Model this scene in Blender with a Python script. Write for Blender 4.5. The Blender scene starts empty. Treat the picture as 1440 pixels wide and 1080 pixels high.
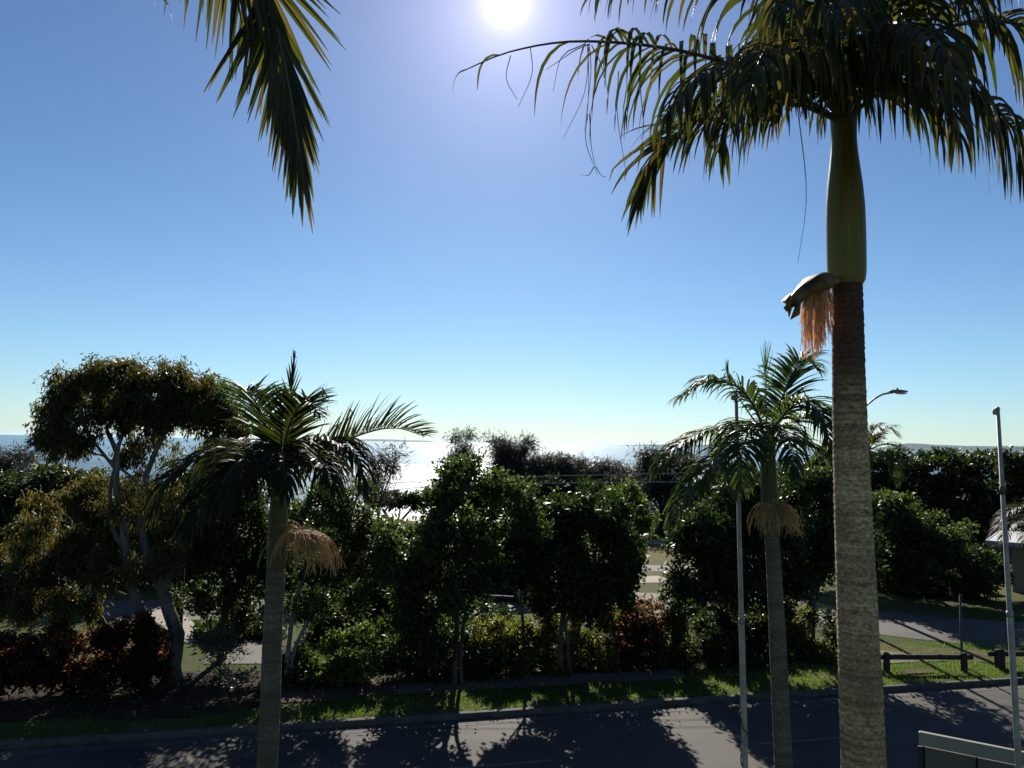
import bpy, math, random
import numpy as np
from mathutils import Vector
random.seed(7); RNG = np.random.default_rng(7)
rad = math.radians
S = bpy.context.scene
C = S.collection

# ------------------------------------------------------------------ camera
CH, CF, CP, CR = 6.5, 1080.0, rad(4.42), rad(1.0)
fw = Vector((0, math.cos(CP), math.sin(CP))); u0 = Vector((0, -math.sin(CP), math.cos(CP))); r0 = Vector((1, 0, 0))
RV = r0*math.cos(CR) + u0*math.sin(CR); UV = u0*math.cos(CR) - r0*math.sin(CR)
cam = bpy.data.cameras.new('camera'); co = bpy.data.objects.new('camera', cam); C.objects.link(co)
from mathutils import Matrix
M3 = Matrix((RV, UV, -fw)).transposed()
co.matrix_world = Matrix.Translation((0, 0, CH)) @ M3.to_4x4()
cam.sensor_width = 36; cam.lens = 36*CF/1440; cam.clip_start = 0.05; cam.clip_end = 300000
S.camera = co

def ray(px, py):
    return fw + RV*((px-720)/CF) + UV*((540-py)/CF)
def P(px, py, Y):                       # measured direction, chosen real distance
    d = ray(px, py); return Vector((0, 0, CH)) + d*(Y/d.y)
def G(px, py, z=0.0):                   # point of the ground
    d = ray(px, py); return Vector((0, 0, CH)) + d*((z-CH)/d.z)
def W(a, b, t=0.0):                     # street coordinates: along, across
    return Vector((0.974*a - 0.227*b - 0.227*18.72, 0.227*a + 0.974*b + 0.974*18.72, t))

# ------------------------------------------------------------------ materials
def mat(name):
    m = bpy.data.materials.new(name); m.use_nodes = True
    nt = m.node_tree; nt.nodes.clear()
    out = nt.nodes.new('ShaderNodeOutputMaterial')
    return m, nt, out
def N(nt, t, **kw):
    n = nt.nodes.new(t)
    for k, v in kw.items():
        if k in n.inputs: n.inputs[k].default_value = v
        else: setattr(n, k, v)
    return n
def L(nt, a, b): nt.links.new(a, b)
def c4(c): return (c[0], c[1], c[2], 1)
def ramp(nt, fac, stops):
    r = nt.nodes.new('ShaderNodeValToRGB'); e = r.color_ramp.elements
    while len(e) < len(stops): e.new(0.5)
    for i, (p, c) in enumerate(stops):
        e[i].position = p; e[i].color = c4(c) if len(c) == 3 else c
    L(nt, fac, r.inputs[0]); return r.outputs[0]
def noise(nt, scale, detail=4, vec=None, rough=0.55, dist=0.0):
    n = N(nt, 'ShaderNodeTexNoise'); n.inputs['Scale'].default_value = scale; n.inputs['Detail'].default_value = detail
    n.inputs['Roughness'].default_value = rough; n.inputs['Distortion'].default_value = dist
    if vec is not None: L(nt, vec, n.inputs['Vector'])
    return n.outputs[0]
def mixc(nt, f, a, b, mode='MIX'):
    m = N(nt, 'ShaderNodeMix', data_type='RGBA', blend_type=mode)
    for i, v in ((0, f), (6, a), (7, b)):
        if hasattr(v, 'is_output'): L(nt, v, m.inputs[i])
        else: m.inputs[i].default_value = v if i == 0 else c4(v)
    return m.outputs[2]
def mth(nt, op, a, b=None, c=None):
    m = N(nt, 'ShaderNodeMath', operation=op)
    for i, v in enumerate((a, b, c)):
        if v is None: continue
        if hasattr(v, 'is_output'): L(nt, v, m.inputs[i])
        else: m.inputs[i].default_value = v
    return m.outputs[0]
def pos(nt): return N(nt, 'ShaderNodeNewGeometry').outputs['Position']
def objv(nt): return N(nt, 'ShaderNodeTexCoord').outputs['Object']
def mapv(nt, v, scale):
    m = N(nt, 'ShaderNodeMapping'); m.inputs['Scale'].default_value = scale; L(nt, v, m.inputs[0]); return m.outputs[0]
def bump(nt, h, strength=0.3, dist=0.02):
    b = N(nt, 'ShaderNodeBump'); b.inputs['Strength'].default_value = strength; b.inputs['Distance'].default_value = dist
    L(nt, h, b.inputs['Height']); return b.outputs[0]
def bsdf(nt, out, col, rough=0.7, spec=0.3, metal=0.0, nrm=None):
    p = N(nt, 'ShaderNodeBsdfPrincipled')
    if hasattr(col, 'is_output'): L(nt, col, p.inputs['Base Color'])
    else: p.inputs['Base Color'].default_value = c4(col)
    if hasattr(rough, 'is_output'): L(nt, rough, p.inputs['Roughness'])
    else: p.inputs['Roughness'].default_value = rough
    p.inputs['Specular IOR Level'].default_value = spec; p.inputs['Metallic'].default_value = metal
    if nrm is not None: L(nt, nrm, p.inputs['Normal'])
    if out is not None: L(nt, p.outputs[0], out.inputs[0])
    return p

def leaf_mat(name, stops, tstops, tr=0.35, rough=0.42, spec=0.35, patch=None):
    """leaf: each leaf its own tone, soft gloss, lets sunlight through"""
    m, nt, out = mat(name)
    isl = N(nt, 'ShaderNodeNewGeometry').outputs['Random Per Island']
    n = noise(nt, 0.9, 2, pos(nt))
    f = mth(nt, 'ADD', mth(nt, 'MULTIPLY', isl, 0.6), mth(nt, 'MULTIPLY', n, 0.4))
    col = ramp(nt, f, stops); tcol = ramp(nt, f, tstops)
    p = bsdf(nt, None, col, rough, spec)
    t = N(nt, 'ShaderNodeBsdfTranslucent'); L(nt, tcol, t.inputs[0])
    mx = N(nt, 'ShaderNodeMixShader'); mx.inputs[0].default_value = tr
    L(nt, p.outputs[0], mx.inputs[1]); L(nt, t.outputs[0], mx.inputs[2]); L(nt, mx.outputs[0], out.inputs[0])
    return m
def simple(name, col, rough=0.6, spec=0.3, metal=0.0, var=0.25, scale=6.0, bmp=0.0):
    m, nt, out = mat(name)
    n = noise(nt, scale, 5, objv(nt))
    a = tuple(x*(1-var) for x in col); b = tuple(min(1, x*(1+var)) for x in col)
    bsdf(nt, out, ramp(nt, n, [(0.3, a), (0.7, b)]), rough, spec, metal, bump(nt, n, bmp, 0.01) if bmp else None)
    return m

MT = {}
MT['palm_leaf'] = leaf_mat('palm_leaf', [(0.1, (.010, .015, .006)), (0.55, (.020, .026, .008)), (0.72, (.045, .036, .014)), (0.95, (.055, .033, .020))],
                           [(0.1, (.05, .07, .01)), (0.55, (.12, .14, .018)), (0.76, (.26, .21, .035)), (0.95, (.16, .08, .04))], 0.28, 0.5, 0.25)
MT['palm_leaf_green'] = leaf_mat('palm_leaf_green', [(0.1, (0.0084, 0.0154, 0.0063)), (0.6, (0.0168, 0.0294, 0.0098)), (0.95, (0.0350, 0.0420, 0.0140))],
                           [(0.1, (.05, .10, .015)), (0.6, (.11, .18, .025)), (0.95, (.24, .23, .045))], 0.34, 0.5, 0.28)
MT['palm_leaf_dark'] = leaf_mat('palm_leaf_dark', [(0.1, (0.0070, 0.0105, 0.0049)), (0.6, (0.0126, 0.0182, 0.0070)), (0.95, (0.0280, 0.0280, 0.0112))],
                           [(0.1, (.03, .05, .008)), (0.6, (.07, .09, .012)), (0.95, (.18, .15, .03))], 0.2, 0.55, 0.10)
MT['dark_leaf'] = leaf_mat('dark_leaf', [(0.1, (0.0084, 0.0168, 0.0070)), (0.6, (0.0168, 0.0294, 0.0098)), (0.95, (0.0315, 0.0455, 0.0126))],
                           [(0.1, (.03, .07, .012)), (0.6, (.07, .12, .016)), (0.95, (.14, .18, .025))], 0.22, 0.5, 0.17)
MT['mid_leaf'] = leaf_mat('mid_leaf', [(0.1, (0.0140, 0.0252, 0.0098)), (0.6, (0.0266, 0.0420, 0.0140)), (0.95, (0.0490, 0.0630, 0.0175))],
                           [(0.1, (.06, .12, .02)), (0.6, (.12, .19, .03)), (0.95, (.22, .25, .04))], 0.30, 0.5, 0.17)
MT['bright_leaf'] = leaf_mat('bright_leaf', [(0.1, (0.0210, 0.0385, 0.0084)), (0.6, (0.0385, 0.0630, 0.0140)), (0.95, (0.0700, 0.0910, 0.0210))],
                           [(0.1, (.09, .17, .02)), (0.6, (.17, .26, .03)), (0.95, (.28, .32, .05))], 0.36, 0.5, 0.17)
MT['gum_leaf'] = leaf_mat('gum_leaf', [(0.1, (0.0182, 0.0238, 0.0098)), (0.6, (0.0350, 0.0385, 0.0140)), (0.95, (0.0700, 0.0525, 0.0175))],
                           [(0.1, (.09, .11, .02)), (0.6, (.19, .17, .03)), (0.95, (.34, .20, .04))], 0.32, 0.5, 0.17)
MT['needle'] = leaf_mat('needle', [(0.1, (0.0210, 0.0238, 0.0196)), (0.6, (0.0385, 0.0385, 0.0315)), (0.95, (0.0630, 0.0560, 0.0490))],
                           [(0.1, (.05, .06, .04)), (0.6, (.09, .09, .06)), (0.95, (.14, .12, .09))], 0.25, 0.5, 0.3)
MT['red_leaf'] = leaf_mat('red_leaf', [(0.1, (.010, .014, .006)), (0.5, (.016, .014, .007)), (0.72, (.030, .014, .008)), (0.95, (.018, .022, .008))],
                           [(0.1, (.05, .07, .015)), (0.45, (.12, .07, .025)), (0.64, (.50, .15, .07)), (0.78, (.46, .22, .06)), (0.95, (.14, .16, .04))], 0.5, 0.5, 0.2)
MT['croton_leaf'] = leaf_mat('croton_leaf', [(0.1, (0.0140, 0.0280, 0.0084)), (0.5, (0.0350, 0.0490, 0.0105)), (0.75, (0.0910, 0.0840, 0.0140)), (0.95, (0.0980, 0.0420, 0.0140))],
                           [(0.1, (.08, .14, .02)), (0.5, (.22, .26, .03)), (0.75, (.45, .38, .04)), (0.95, (.45, .20, .05))], 0.34, 0.5, 0.17)
MT['grey_leaf'] = leaf_mat('grey_leaf', [(0.1, (0.0280, 0.0350, 0.0245)), (0.95, (0.0630, 0.0700, 0.0490))], [(0.1, (.08, .10, .05)), (0.95, (.16, .18, .09))], 0.3, 0.45, 0.35)
MT['dead_leaf'] = leaf_mat('dead_leaf', [(0.1, (0.0420, 0.0280, 0.0175)), (0.95, (0.1120, 0.0770, 0.0490))], [(0.1, (.12, .07, .03)), (0.95, (.28, .18, .09))], 0.25, 0.6, 0.2)
MT['litter'] = leaf_mat('litter', [(0.1, (0.0350, 0.0231, 0.0140)), (0.6, (0.0770, 0.0560, 0.0350)), (0.95, (0.1680, 0.1330, 0.0910))], [(0.1, (.05, .03, .02)), (0.95, (.12, .08, .04))], 0.1, 0.7, 0.2)
MT['grass'] = leaf_mat('grass', [(0.1, (.028, .055, .008)), (0.6, (.045, .080, .012)), (0.95, (.085, .09, .025))], [(0.1, (.13, .24, .02)), (0.6, (.22, .36, .03)), (0.95, (.32, .36, .06))], 0.45, 0.5, 0.3)
MT['rachis'] = simple('rachis', (0.070, 0.059, 0.028), 0.45, 0.4, 0, .3, 9)
MT['rachis_dry'] = simple('rachis_dry', (0.112, 0.060, 0.040), 0.5, 0.35, 0, .3, 9)
MT['strand_orange'] = leaf_mat('strand_orange', [(0.1, (.66, .40, .24)), (0.95, (.82, .58, .40))], [(0.1, (.85, .55, .32)), (0.95, (.95, .70, .48))], 0.6, 0.6, 0.2)
MT['strand_tan'] = leaf_mat('strand_tan', [(0.1, (.30, .20, .10)), (0.95, (.55, .40, .22))], [(0.1, (.35, .22, .10)), (0.95, (.55, .38, .18))], 0.35, 0.6, 0.2)

def bract_mat():
    m, nt, out = mat('bract')
    n = noise(nt, 9, 4, objv(nt), 0.6, 0.6)
    col = ramp(nt, n, [(0.36, (.05, .024, .010)), (0.47, (.12, .075, .024)), (0.66, (.21, .155, .055))])
    p = bsdf(nt, None, col, 0.5, 0.35)
    t = N(nt, 'ShaderNodeBsdfTranslucent'); t.inputs[0].default_value = (.30, .22, .08, 1)
    mx = N(nt, 'ShaderNodeMixShader'); mx.inputs[0].default_value = 0.15
    L(nt, p.outputs[0], mx.inputs[1]); L(nt, t.outputs[0], mx.inputs[2]); L(nt, mx.outputs[0], out.inputs[0])
    return m
MT['bract'] = bract_mat()

def palm_bark(name, zlo, zhi, ringscale, lo, hi, young):
    """ring scars; the young top of the stem is brown, the old stem weathers to grey with lichen"""
    m, nt, out = mat(name)
    o = pos(nt)
    sep = N(nt, 'ShaderNodeSeparateXYZ'); L(nt, o, sep.inputs[0])
    age = N(nt, 'ShaderNodeMapRange'); L(nt, sep.outputs[2], age.inputs[0]); age.inputs[1].default_value = zlo; age.inputs[2].default_value = zhi
    rings = noise(nt, 1.0, 4, mapv(nt, o, (.7, .7, ringscale)), 0.62)
    fine = noise(nt, 30, 4, mapv(nt, o, (1, 1, 1.5)), 0.7)
    big = noise(nt, 2.2, 3, o)
    f = mth(nt, 'ADD', mth(nt, 'MULTIPLY', rings, 0.35), mth(nt, 'MULTIPLY', fine, 0.65))
    old = ramp(nt, f, [(0.40, lo), (0.47, tuple((a+b)*.40 for a, b in zip(lo, hi))), (0.53, tuple((a+b)*.52 for a, b in zip(lo, hi))), (0.60, hi)])
    old = mixc(nt, ramp(nt, big, [(.42, (0, 0, 0)), (.62, (.62, .62, .62))]), old, tuple(.55*a + .12*b for a, b in zip(lo, hi)))
    spk = noise(nt, 62, 2, o, .5); old = mixc(nt, ramp(nt, spk, [(.60, (0, 0, 0)), (.66, (.55, .55, .55))]), old, hi)
    ln_ = N(nt, 'ShaderNodeTexNoise'); ln_.inputs['Scale'].default_value = 1.0; ln_.inputs['Detail'].default_value = 2; L(nt, mapv(nt, o, (.5, .5, ringscale*.8)), ln_.inputs['Vector'])
    old = mixc(nt, ramp(nt, ln_.outputs[0], [(.34, (.5, .5, .5)), (.41, (0, 0, 0))]), old, tuple(x*.8 for x in lo))
    yng = ramp(nt, f, [(0.38, tuple(x*.5 for x in young)), (0.60, tuple(x*1.5 for x in young))])
    a2 = mth(nt, 'ADD', age.outputs[0], mth(nt, 'MULTIPLY', mth(nt, 'SUBTRACT', big, 0.5), 0.5))
    col = mixc(nt, ramp(nt, a2, [(0.25, (0, 0, 0)), (0.75, (1, 1, 1))]), old, yng)
    bsdf(nt, out, col, 0.85, 0.2, 0, bump(nt, f, 0.9, 0.02))
    return m
MT['bark_near'] = palm_bark('bark_near', 6.0, 7.6, 38, (.15, .085, .048), (.66, .48, .27), (.070, .040, .026))
MT['bark_mid'] = palm_bark('bark_mid', 5.0, 6.5, 26, (.065, .056, .044), (.17, .148, .115), (.05, .045, .03))
MT['bark_far'] = palm_bark('bark_far', 5.0, 6.5, 26, (.07, .06, .05), (.16, .14, .12), (.06, .055, .04))

def crownshaft_mat(name, a, b):
    m, nt, out = mat(name)
    o = pos(nt)
    n = noise(nt, 1.0, 4, mapv(nt, o, (22, 22, 1.6)), 0.6)
    n2 = noise(nt, 7, 4, o)
    col = ramp(nt, n, [(0.3, a), (0.7, b)])
    col = mixc(nt, ramp(nt, n2, [(0.66, (0, 0, 0)), (0.76, (.7, .7, .7))]), col, (.16, .10, .06))
    bsdf(nt, out, col, 0.5, 0.2, 0, bump(nt, n, 0.15, 0.01)); return m
MT['crownshaft'] = crownshaft_mat('crownshaft', (.125, .105, .028), (.20, .165, .05))
MT['crownshaft_dark'] = crownshaft_mat('crownshaft_dark', (.050, .052, .022), (.085, .082, .036))

def bark(name, a, b, sc=8):
    m, nt, out = mat(name)
    o = pos(nt); n = noise(nt, sc, 5, mapv(nt, o, (1, 1, .3)), 0.65, 0.4); n2 = noise(nt, sc*.25, 3, o)
    col = ramp(nt, mth(nt, 'ADD', mth(nt, 'MULTIPLY', n, .6), mth(nt, 'MULTIPLY', n2, .4)), [(0.35, a), (0.65, b)])
    bsdf(nt, out, col, 0.85, 0.2, 0, bump(nt, n, 0.6, 0.03)); return m
MT['gum_bark'] = bark('gum_bark', (.05, .043, .037), (.15, .13, .112), 6)
MT['dark_bark'] = bark('dark_bark', (.035, .028, .022), (.10, .08, .06))
MT['grey_bark'] = bark('grey_bark', (.08, .07, .06), (.19, .17, .15))

def ground_mat():
    m, nt, out = mat('park_ground')
    o = pos(nt); sep = N(nt, 'ShaderNodeSeparateXYZ'); L(nt, o, sep.inputs[0])
    n1 = noise(nt, 0.35, 4, o); n2 = noise(nt, 6, 6, o, 0.7); n3 = noise(nt, 40, 3, o, 0.7)
    f = mth(nt, 'ADD', mth(nt, 'MULTIPLY', n1, .55), mth(nt, 'ADD', mth(nt, 'MULTIPLY', n2, .25), mth(nt, 'MULTIPLY', n3, .2)))
    g = ramp(nt, f, [(0.36, (.030, .055, .010)), (0.52, (.050, .066, .016)), (0.64, (.105, .088, .042))])
    dry = N(nt, 'ShaderNodeMapRange'); L(nt, mth(nt, 'ADD', sep.outputs[1], mth(nt, 'MULTIPLY', n1, 6.0)), dry.inputs[0]); dry.inputs[1].default_value = 30; dry.inputs[2].default_value = 46
    g = mixc(nt, mth(nt, 'MULTIPLY', dry.outputs[0], .75), g, ramp(nt, f, [(0.36, (.060, .060, .014)), (0.52, (.098, .085, .026)), (0.64, (.14, .112, .045))]))
    sand = ramp(nt, n2, [(0.3, (.22, .185, .135)), (0.7, (.30, .26, .20))])
    wet = ramp(nt, n2, [(0.3, (.14, .12, .095)), (0.7, (.20, .17, .13))])
    sfac = N(nt, 'ShaderNodeMapRange'); L(nt, mth(nt, 'ADD', sep.outputs[1], mth(nt, 'MULTIPLY', n1, 9.0)), sfac.inputs[0]); sfac.inputs[1].default_value = 68; sfac.inputs[2].default_value = 70
    wf = N(nt, 'ShaderNodeMapRange'); L(nt, sep.outputs[2], wf.inputs[0]); wf.inputs[1].default_value = -1.3; wf.inputs[2].default_value = -1.9
    col = mixc(nt, sfac.outputs[0], g, sand); col = mixc(nt, wf.outputs[0], col, wet)
    ro = N(nt, 'ShaderNodeMapRange'); L(nt, wf.outputs[0], ro.inputs[0]); ro.inputs[3].default_value = 0.9; ro.inputs[4].default_value = 0.4
    bsdf(nt, out, col, ro.outputs[0], 0.08, 0, bump(nt, mth(nt, 'ADD', n2, n3), 0.6, 0.05)); return m
MT['ground'] = ground_mat()

def asphalt_mat(name, a, b, rough=.82):
    m, nt, out = mat(name)
    o = pos(nt); n1 = noise(nt, 0.6, 4, o, .6); n2 = noise(nt, 90, 3, o, .7); n3 = noise(nt, 7, 5, o, .6)
    f = mth(nt, 'ADD', mth(nt, 'MULTIPLY', n1, .45), mth(nt, 'ADD', mth(nt, 'MULTIPLY', n2, .35), mth(nt, 'MULTIPLY', n3, .2)))
    col = ramp(nt, f, [(0.35, a), (0.65, b)])
    n4 = noise(nt, .22, 5, o, .65, .8); col = mixc(nt, ramp(nt, n4, [(.52, (0, 0, 0)), (.60, (.55, .55, .55))]), col, tuple(x*.55 for x in a))
    n5 = noise(nt, .5, 6, mapv(nt, o, (.25, 1, 1)), .7); col = mixc(nt, ramp(nt, n5, [(.58, (0, 0, 0)), (.72, (.5, .5, .5))]), col, tuple(x*1.5 for x in b))
    v = N(nt, 'ShaderNodeTexVoronoi', feature='DISTANCE_TO_EDGE'); v.inputs['Scale'].default_value = 0.35
    L(nt, mixc(nt, .12, o, N(nt, 'ShaderNodeTexNoise').outputs[1]), v.inputs['Vector'])
    crack = ramp(nt, v.outputs[0], [(0.0, (1, 1, 1)), (0.006, (0, 0, 0))])
    col = mixc(nt, mth(nt, 'MULTIPLY', crack, .6), col, (.02, .02, .02))
    bsdf(nt, out, col, rough, 0.3, 0, bump(nt, n2, 0.5, 0.01)); return m
MT['asphalt'] = asphalt_mat('asphalt', (.036, .033, .028), (.066, .059, .050))
MT['asphalt_old'] = asphalt_mat('asphalt_old', (.055, .052, .047), (.092, .085, .076))
MT['concrete'] = simple('concrete', (0.120, 0.105, 0.087), .85, .2, 0, .25, 5, .2)
MT['concrete_pale'] = simple('concrete_pale', (0.252, 0.222, 0.180), .85, .2, 0, .2, 3, .2)
MT['kerb'] = simple('kerb_concrete', (0.072, 0.065, 0.055), .85, .2, 0, .35, 4, .3)
MT['sand'] = simple('pale_sand', (0.270, 0.234, 0.180), .95, .1, 0, .2, 2, .3)
MT['dirt'] = simple('brown_dirt', (0.078, 0.055, 0.039), .95, .1, 0, .4, 3, .6)
MT['mulch'] = simple('dark_mulch', (0.025, 0.018, 0.013), .95, .1, 0, .6, 25, .8)
MT['paint_white'] = simple('road_paint', (.135, .13, .12), .8, .2, 0, .5, 9)
MT['galv'] = simple('galvanised_metal', (0.234, 0.234, 0.234), .5, .4, .35, .2, 12)
MT['pole_paint'] = simple('chalky_pole_paint', (.27, .255, .23), .6, .3, 0, .25, 7)
MT['pole_band'] = simple('dark_tape', (.05, .05, .05), .7)
MT['rope'] = simple('old_rope', (.07, .055, .05), .9)
MT['timber'] = simple('weathered_timber', (0.042, 0.031, 0.024), .85, .2, 0, .4, 14, .4)
MT['fence_cap'] = simple('fence_capping_paint', (.235, .215, .175), .55, .35, 0, .08, 2)
MT['fence_panel'] = simple('fence_panel_paint', (.105, .095, .08), .7, .25, 0, .15, 2)
MT['fence_gap'] = simple('dark_fence_joint', (.03, .03, .03), .8)
MT['lamp_metal'] = simple('lamp_metal', (0.132, 0.132, 0.132), .45, .4, .3, .2, 10)
MT['lamp_lens'] = simple('lamp_lens', (.55, .56, .56), .15, .6, 0, .05, 5)
MT['wall'] = simple('rendered_wall', (0.165, 0.145, 0.125), .85, .2, 0, .12, 3)
MT['roof'] = simple('white_roof_sheet', (0.555, 0.547, 0.525), .5, .35, 0, .06, 4)
MT['fascia'] = simple('grey_fascia', (0.198, 0.216, 0.252), .6)
MT['dark_glass'] = simple('dark_glass', (.02, .024, .028), .08, .6, 0, .1, 3)
MT['car_silver'] = simple('silver_car_paint', (.42, .43, .45), .22, .6, .35, .04, 3)
MT['car_blue'] = simple('blue_car_paint', (.012, .018, .05), .2, .6, .2, .04, 3)
MT['tyre'] = simple('tyre_rubber', (.02, .02, .02), .9)
MT['chrome'] = simple('rim_metal', (.45, .45, .46), .3, .5, .8)
MT['lens_red'] = simple('red_lens', (.30, .02, .02), .2, .5)
MT['lens_clear'] = simple('clear_lens', (.6, .6, .6), .12, .6)
MT['black_post'] = simple('dark_post_paint', (.05, .05, .055), .6)
MT['white_post'] = simple('white_post_paint', (0.476, 0.476, 0.462), .6)
MT['wire'] = simple('pale_wire', (.42, .42, .42), .5, .4, .4)
MT['hill'] = simple('far_scrub', (.055, .075, .06), .9, .1, 0, .3, .002)

def sea_mat(name, deep, rough, bstr, sc):
    m, nt, out = mat(name)
    o = pos(nt)
    n = noise(nt, sc, 5, mapv(nt, o, (.55, 1.0, 1)), .62)
    n2 = noise(nt, 0.012, 4, mapv(nt, o, (.25, 1, 1)), .6)
    col = mixc(nt, n2, deep, tuple(x*1.5 for x in deep))
    p = bsdf(nt, out, col, rough, 0.5, 0, bump(nt, n, bstr, 0.35)); p.inputs['IOR'].default_value = 1.33
    return m
MT['sea'] = sea_mat('sea_water', (.008, .040, .075), .19, .40, .9)
MT['shallow'] = sea_mat('shallow_water', (.03, .05, .06), .27, .30, 1.6)

# ------------------------------------------------------------------ mesh helpers
class MB:
    def __init__(s): s.v = []; s.f = []
    def add(s, vs, fs):
        b = len(s.v); s.v += [tuple(x) for x in vs]; s.f += [tuple(i+b for i in f) for f in fs]
    def tube(s, pts, rs, seg=8, cap=True):
        pts = [Vector(p) for p in pts]; n = len(pts); vs = []; fs = []
        ref = None
        for i, p in enumerate(pts):
            t = (pts[min(i+1, n-1)] - pts[max(i-1, 0)]).normalized()
            if ref is None:
                ref = t.orthogonal().normalized()
            else:
                ref = (ref - t*ref.dot(t)); ref = ref.normalized() if ref.length > 1e-6 else t.orthogonal().normalized()
            b = t.cross(ref); r = rs[i] if hasattr(rs, '__len__') else rs
            for k in range(seg):
                a = 2*math.pi*k/seg; vs.append(p + (ref*math.cos(a) + b*math.sin(a))*r)
        for i in range(n-1):
            for k in range(seg):
                k2 = (k+1) % seg; fs.append((i*seg+k, i*seg+k2, (i+1)*seg+k2, (i+1)*seg+k))
        if cap:
            fs.append(tuple(range(seg-1, -1, -1))); fs.append(tuple((n-1)*seg+k for k in range(seg)))
        s.add(vs, fs)
    def box(s, c, sx, sy, sz, rz=0.0, rx=0.0, bev=0.0):
        c = Vector(c); m = Matrix.Rotation(rz, 3, 'Z') @ Matrix.Rotation(rx, 3, 'X')
        b = min(bev, sx*.3, sy*.3, sz*.3) if bev else 0
        if not b:
            vs = [c + m @ Vector((x*sx/2, y*sy/2, z*sz/2)) for z in (-1, 1) for y in (-1, 1) for x in (-1, 1)]
            s.add(vs, [(0, 2, 3, 1), (4, 5, 7, 6), (0, 1, 5, 4), (2, 6, 7, 3), (0, 4, 6, 2), (1, 3, 7, 5)]); return
        vs = []
        for z, ins in ((-sz/2, b), (-sz/2+b, 0), (sz/2-b, 0), (sz/2, b)):
            x, y = sx/2-ins, sy/2-ins; k = b if not ins else b*.6
            for q in ((x-k, -y), (x, -y+k), (x, y-k), (x-k, y), (-x+k, y), (-x, y-k), (-x, -y+k), (-x+k, -y)):
                vs.append(c + m @ Vector((q[0], q[1], z)))
        fs = [tuple(range(7, -1, -1)), tuple(range(24, 32))]
        for i in range(3):
            for k in range(8): fs.append((i*8+k, i*8+(k+1) % 8, (i+1)*8+(k+1) % 8, (i+1)*8+k))
        s.add(vs, fs)
    def lathe(s, prof, c=(0, 0, 0), seg=16):
        c = Vector(c); vs = []; fs = []; n = len(prof)
        for r, z in prof:
            for k in range(seg):
                a = 2*math.pi*k/seg; vs.append(c + Vector((r*math.cos(a), r*math.sin(a), z)))
        for i in range(n-1):
            for k in range(seg):
                k2 = (k+1) % seg; fs.append((i*seg+k, i*seg+k2, (i+1)*seg+k2, (i+1)*seg+k))
        fs.append(tuple(range(seg-1, -1, -1))); fs.append(tuple((n-1)*seg+k for k in range(seg)))
        s.add(vs, fs)
    def prism(s, poly, z0, z1):
        n = len(poly)
        vs = [(x, y, z0) for x, y in poly] + [(x, y, z1) for x, y in poly]
        s.add(vs, [tuple(range(n-1, -1, -1)), tuple(range(n, 2*n))] + [(i, (i+1) % n, n+(i+1) % n, n+i) for i in range(n)])

def wloc(o):
    l = Vector((0, 0, 0))
    while o is not None: l = l + o.location; o = o.parent
    return l
def obj(name, mb, m, parent=None, smooth=False, origin=None):
    """link a mesh given in world coordinates as ONE object under its thing"""
    me = bpy.data.meshes.new(name)
    if isinstance(mb, MB): v = np.array(mb.v, dtype=np.float32); f = mb.f
    else: v, f = mb
    v = np.asarray(v, dtype=np.float32)
    base = wloc(parent) if parent else (Vector(origin) if origin is not None else Vector((0, 0, 0)))
    v = v - np.array(base, dtype=np.float32)
    if isinstance(f, np.ndarray):
        nv, nf = len(v), len(f); k = f.shape[1]
        me.vertices.add(nv); me.vertices.foreach_set('co', v.ravel())
        me.loops.add(nf*k); me.loops.foreach_set('vertex_index', f.astype(np.int32).ravel())
        me.polygons.add(nf); me.polygons.foreach_set('loop_start', np.arange(0, nf*k, k, dtype=np.int32))
        me.update(calc_edges=True)
    else:
        me.from_pydata([tuple(map(float, q)) for q in v], [], f)
    if smooth: me.polygons.foreach_set('use_smooth', [True]*len(me.polygons))
    if isinstance(m, (list, tuple)):
        for q in m: me.materials.append(q)
    else: me.materials.append(m)
    me.validate()
    o = bpy.data.objects.new(name, me); C.objects.link(o)
    if parent: o.parent = parent
    elif origin is not None: o.location = base
    return o
def tag(o, label=None, cat=None, group=None, kind=None):
    if label: o['label'] = label
    if cat: o['category'] = cat
    if group: o['group'] = group
    if kind: o['kind'] = kind
    return o
def thing(name, label, cat, loc, group=None):
    o = bpy.data.objects.new(name, None); C.objects.link(o); o.location = loc; o.empty_display_size = .3
    return tag(o, label, cat, group)

def spline(pts, n):
    pts = [Vector(p) for p in pts]
    if len(pts) == 2: return [pts[0].lerp(pts[1], i/(n-1)) for i in range(n)]
    q = [pts[0]*2 - pts[1]] + pts + [pts[-1]*2 - pts[-2]]
    seglen = [(pts[i+1]-pts[i]).length for i in range(len(pts)-1)]; tot = sum(seglen); out = []
    for k in range(n):
        d = tot*k/(n-1); i = 0
        while i < len(seglen)-1 and d > seglen[i]: d -= seglen[i]; i += 1
        t = min(1, d/seglen[i]) if seglen[i] else 0
        a, b, c, e = q[i], q[i+1], q[i+2], q[i+3]
        out.append(0.5*((2*b) + (c-a)*t + (2*a-5*b+4*c-e)*t*t + (3*b-a-3*c+e)*t**3))
    return out

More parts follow.
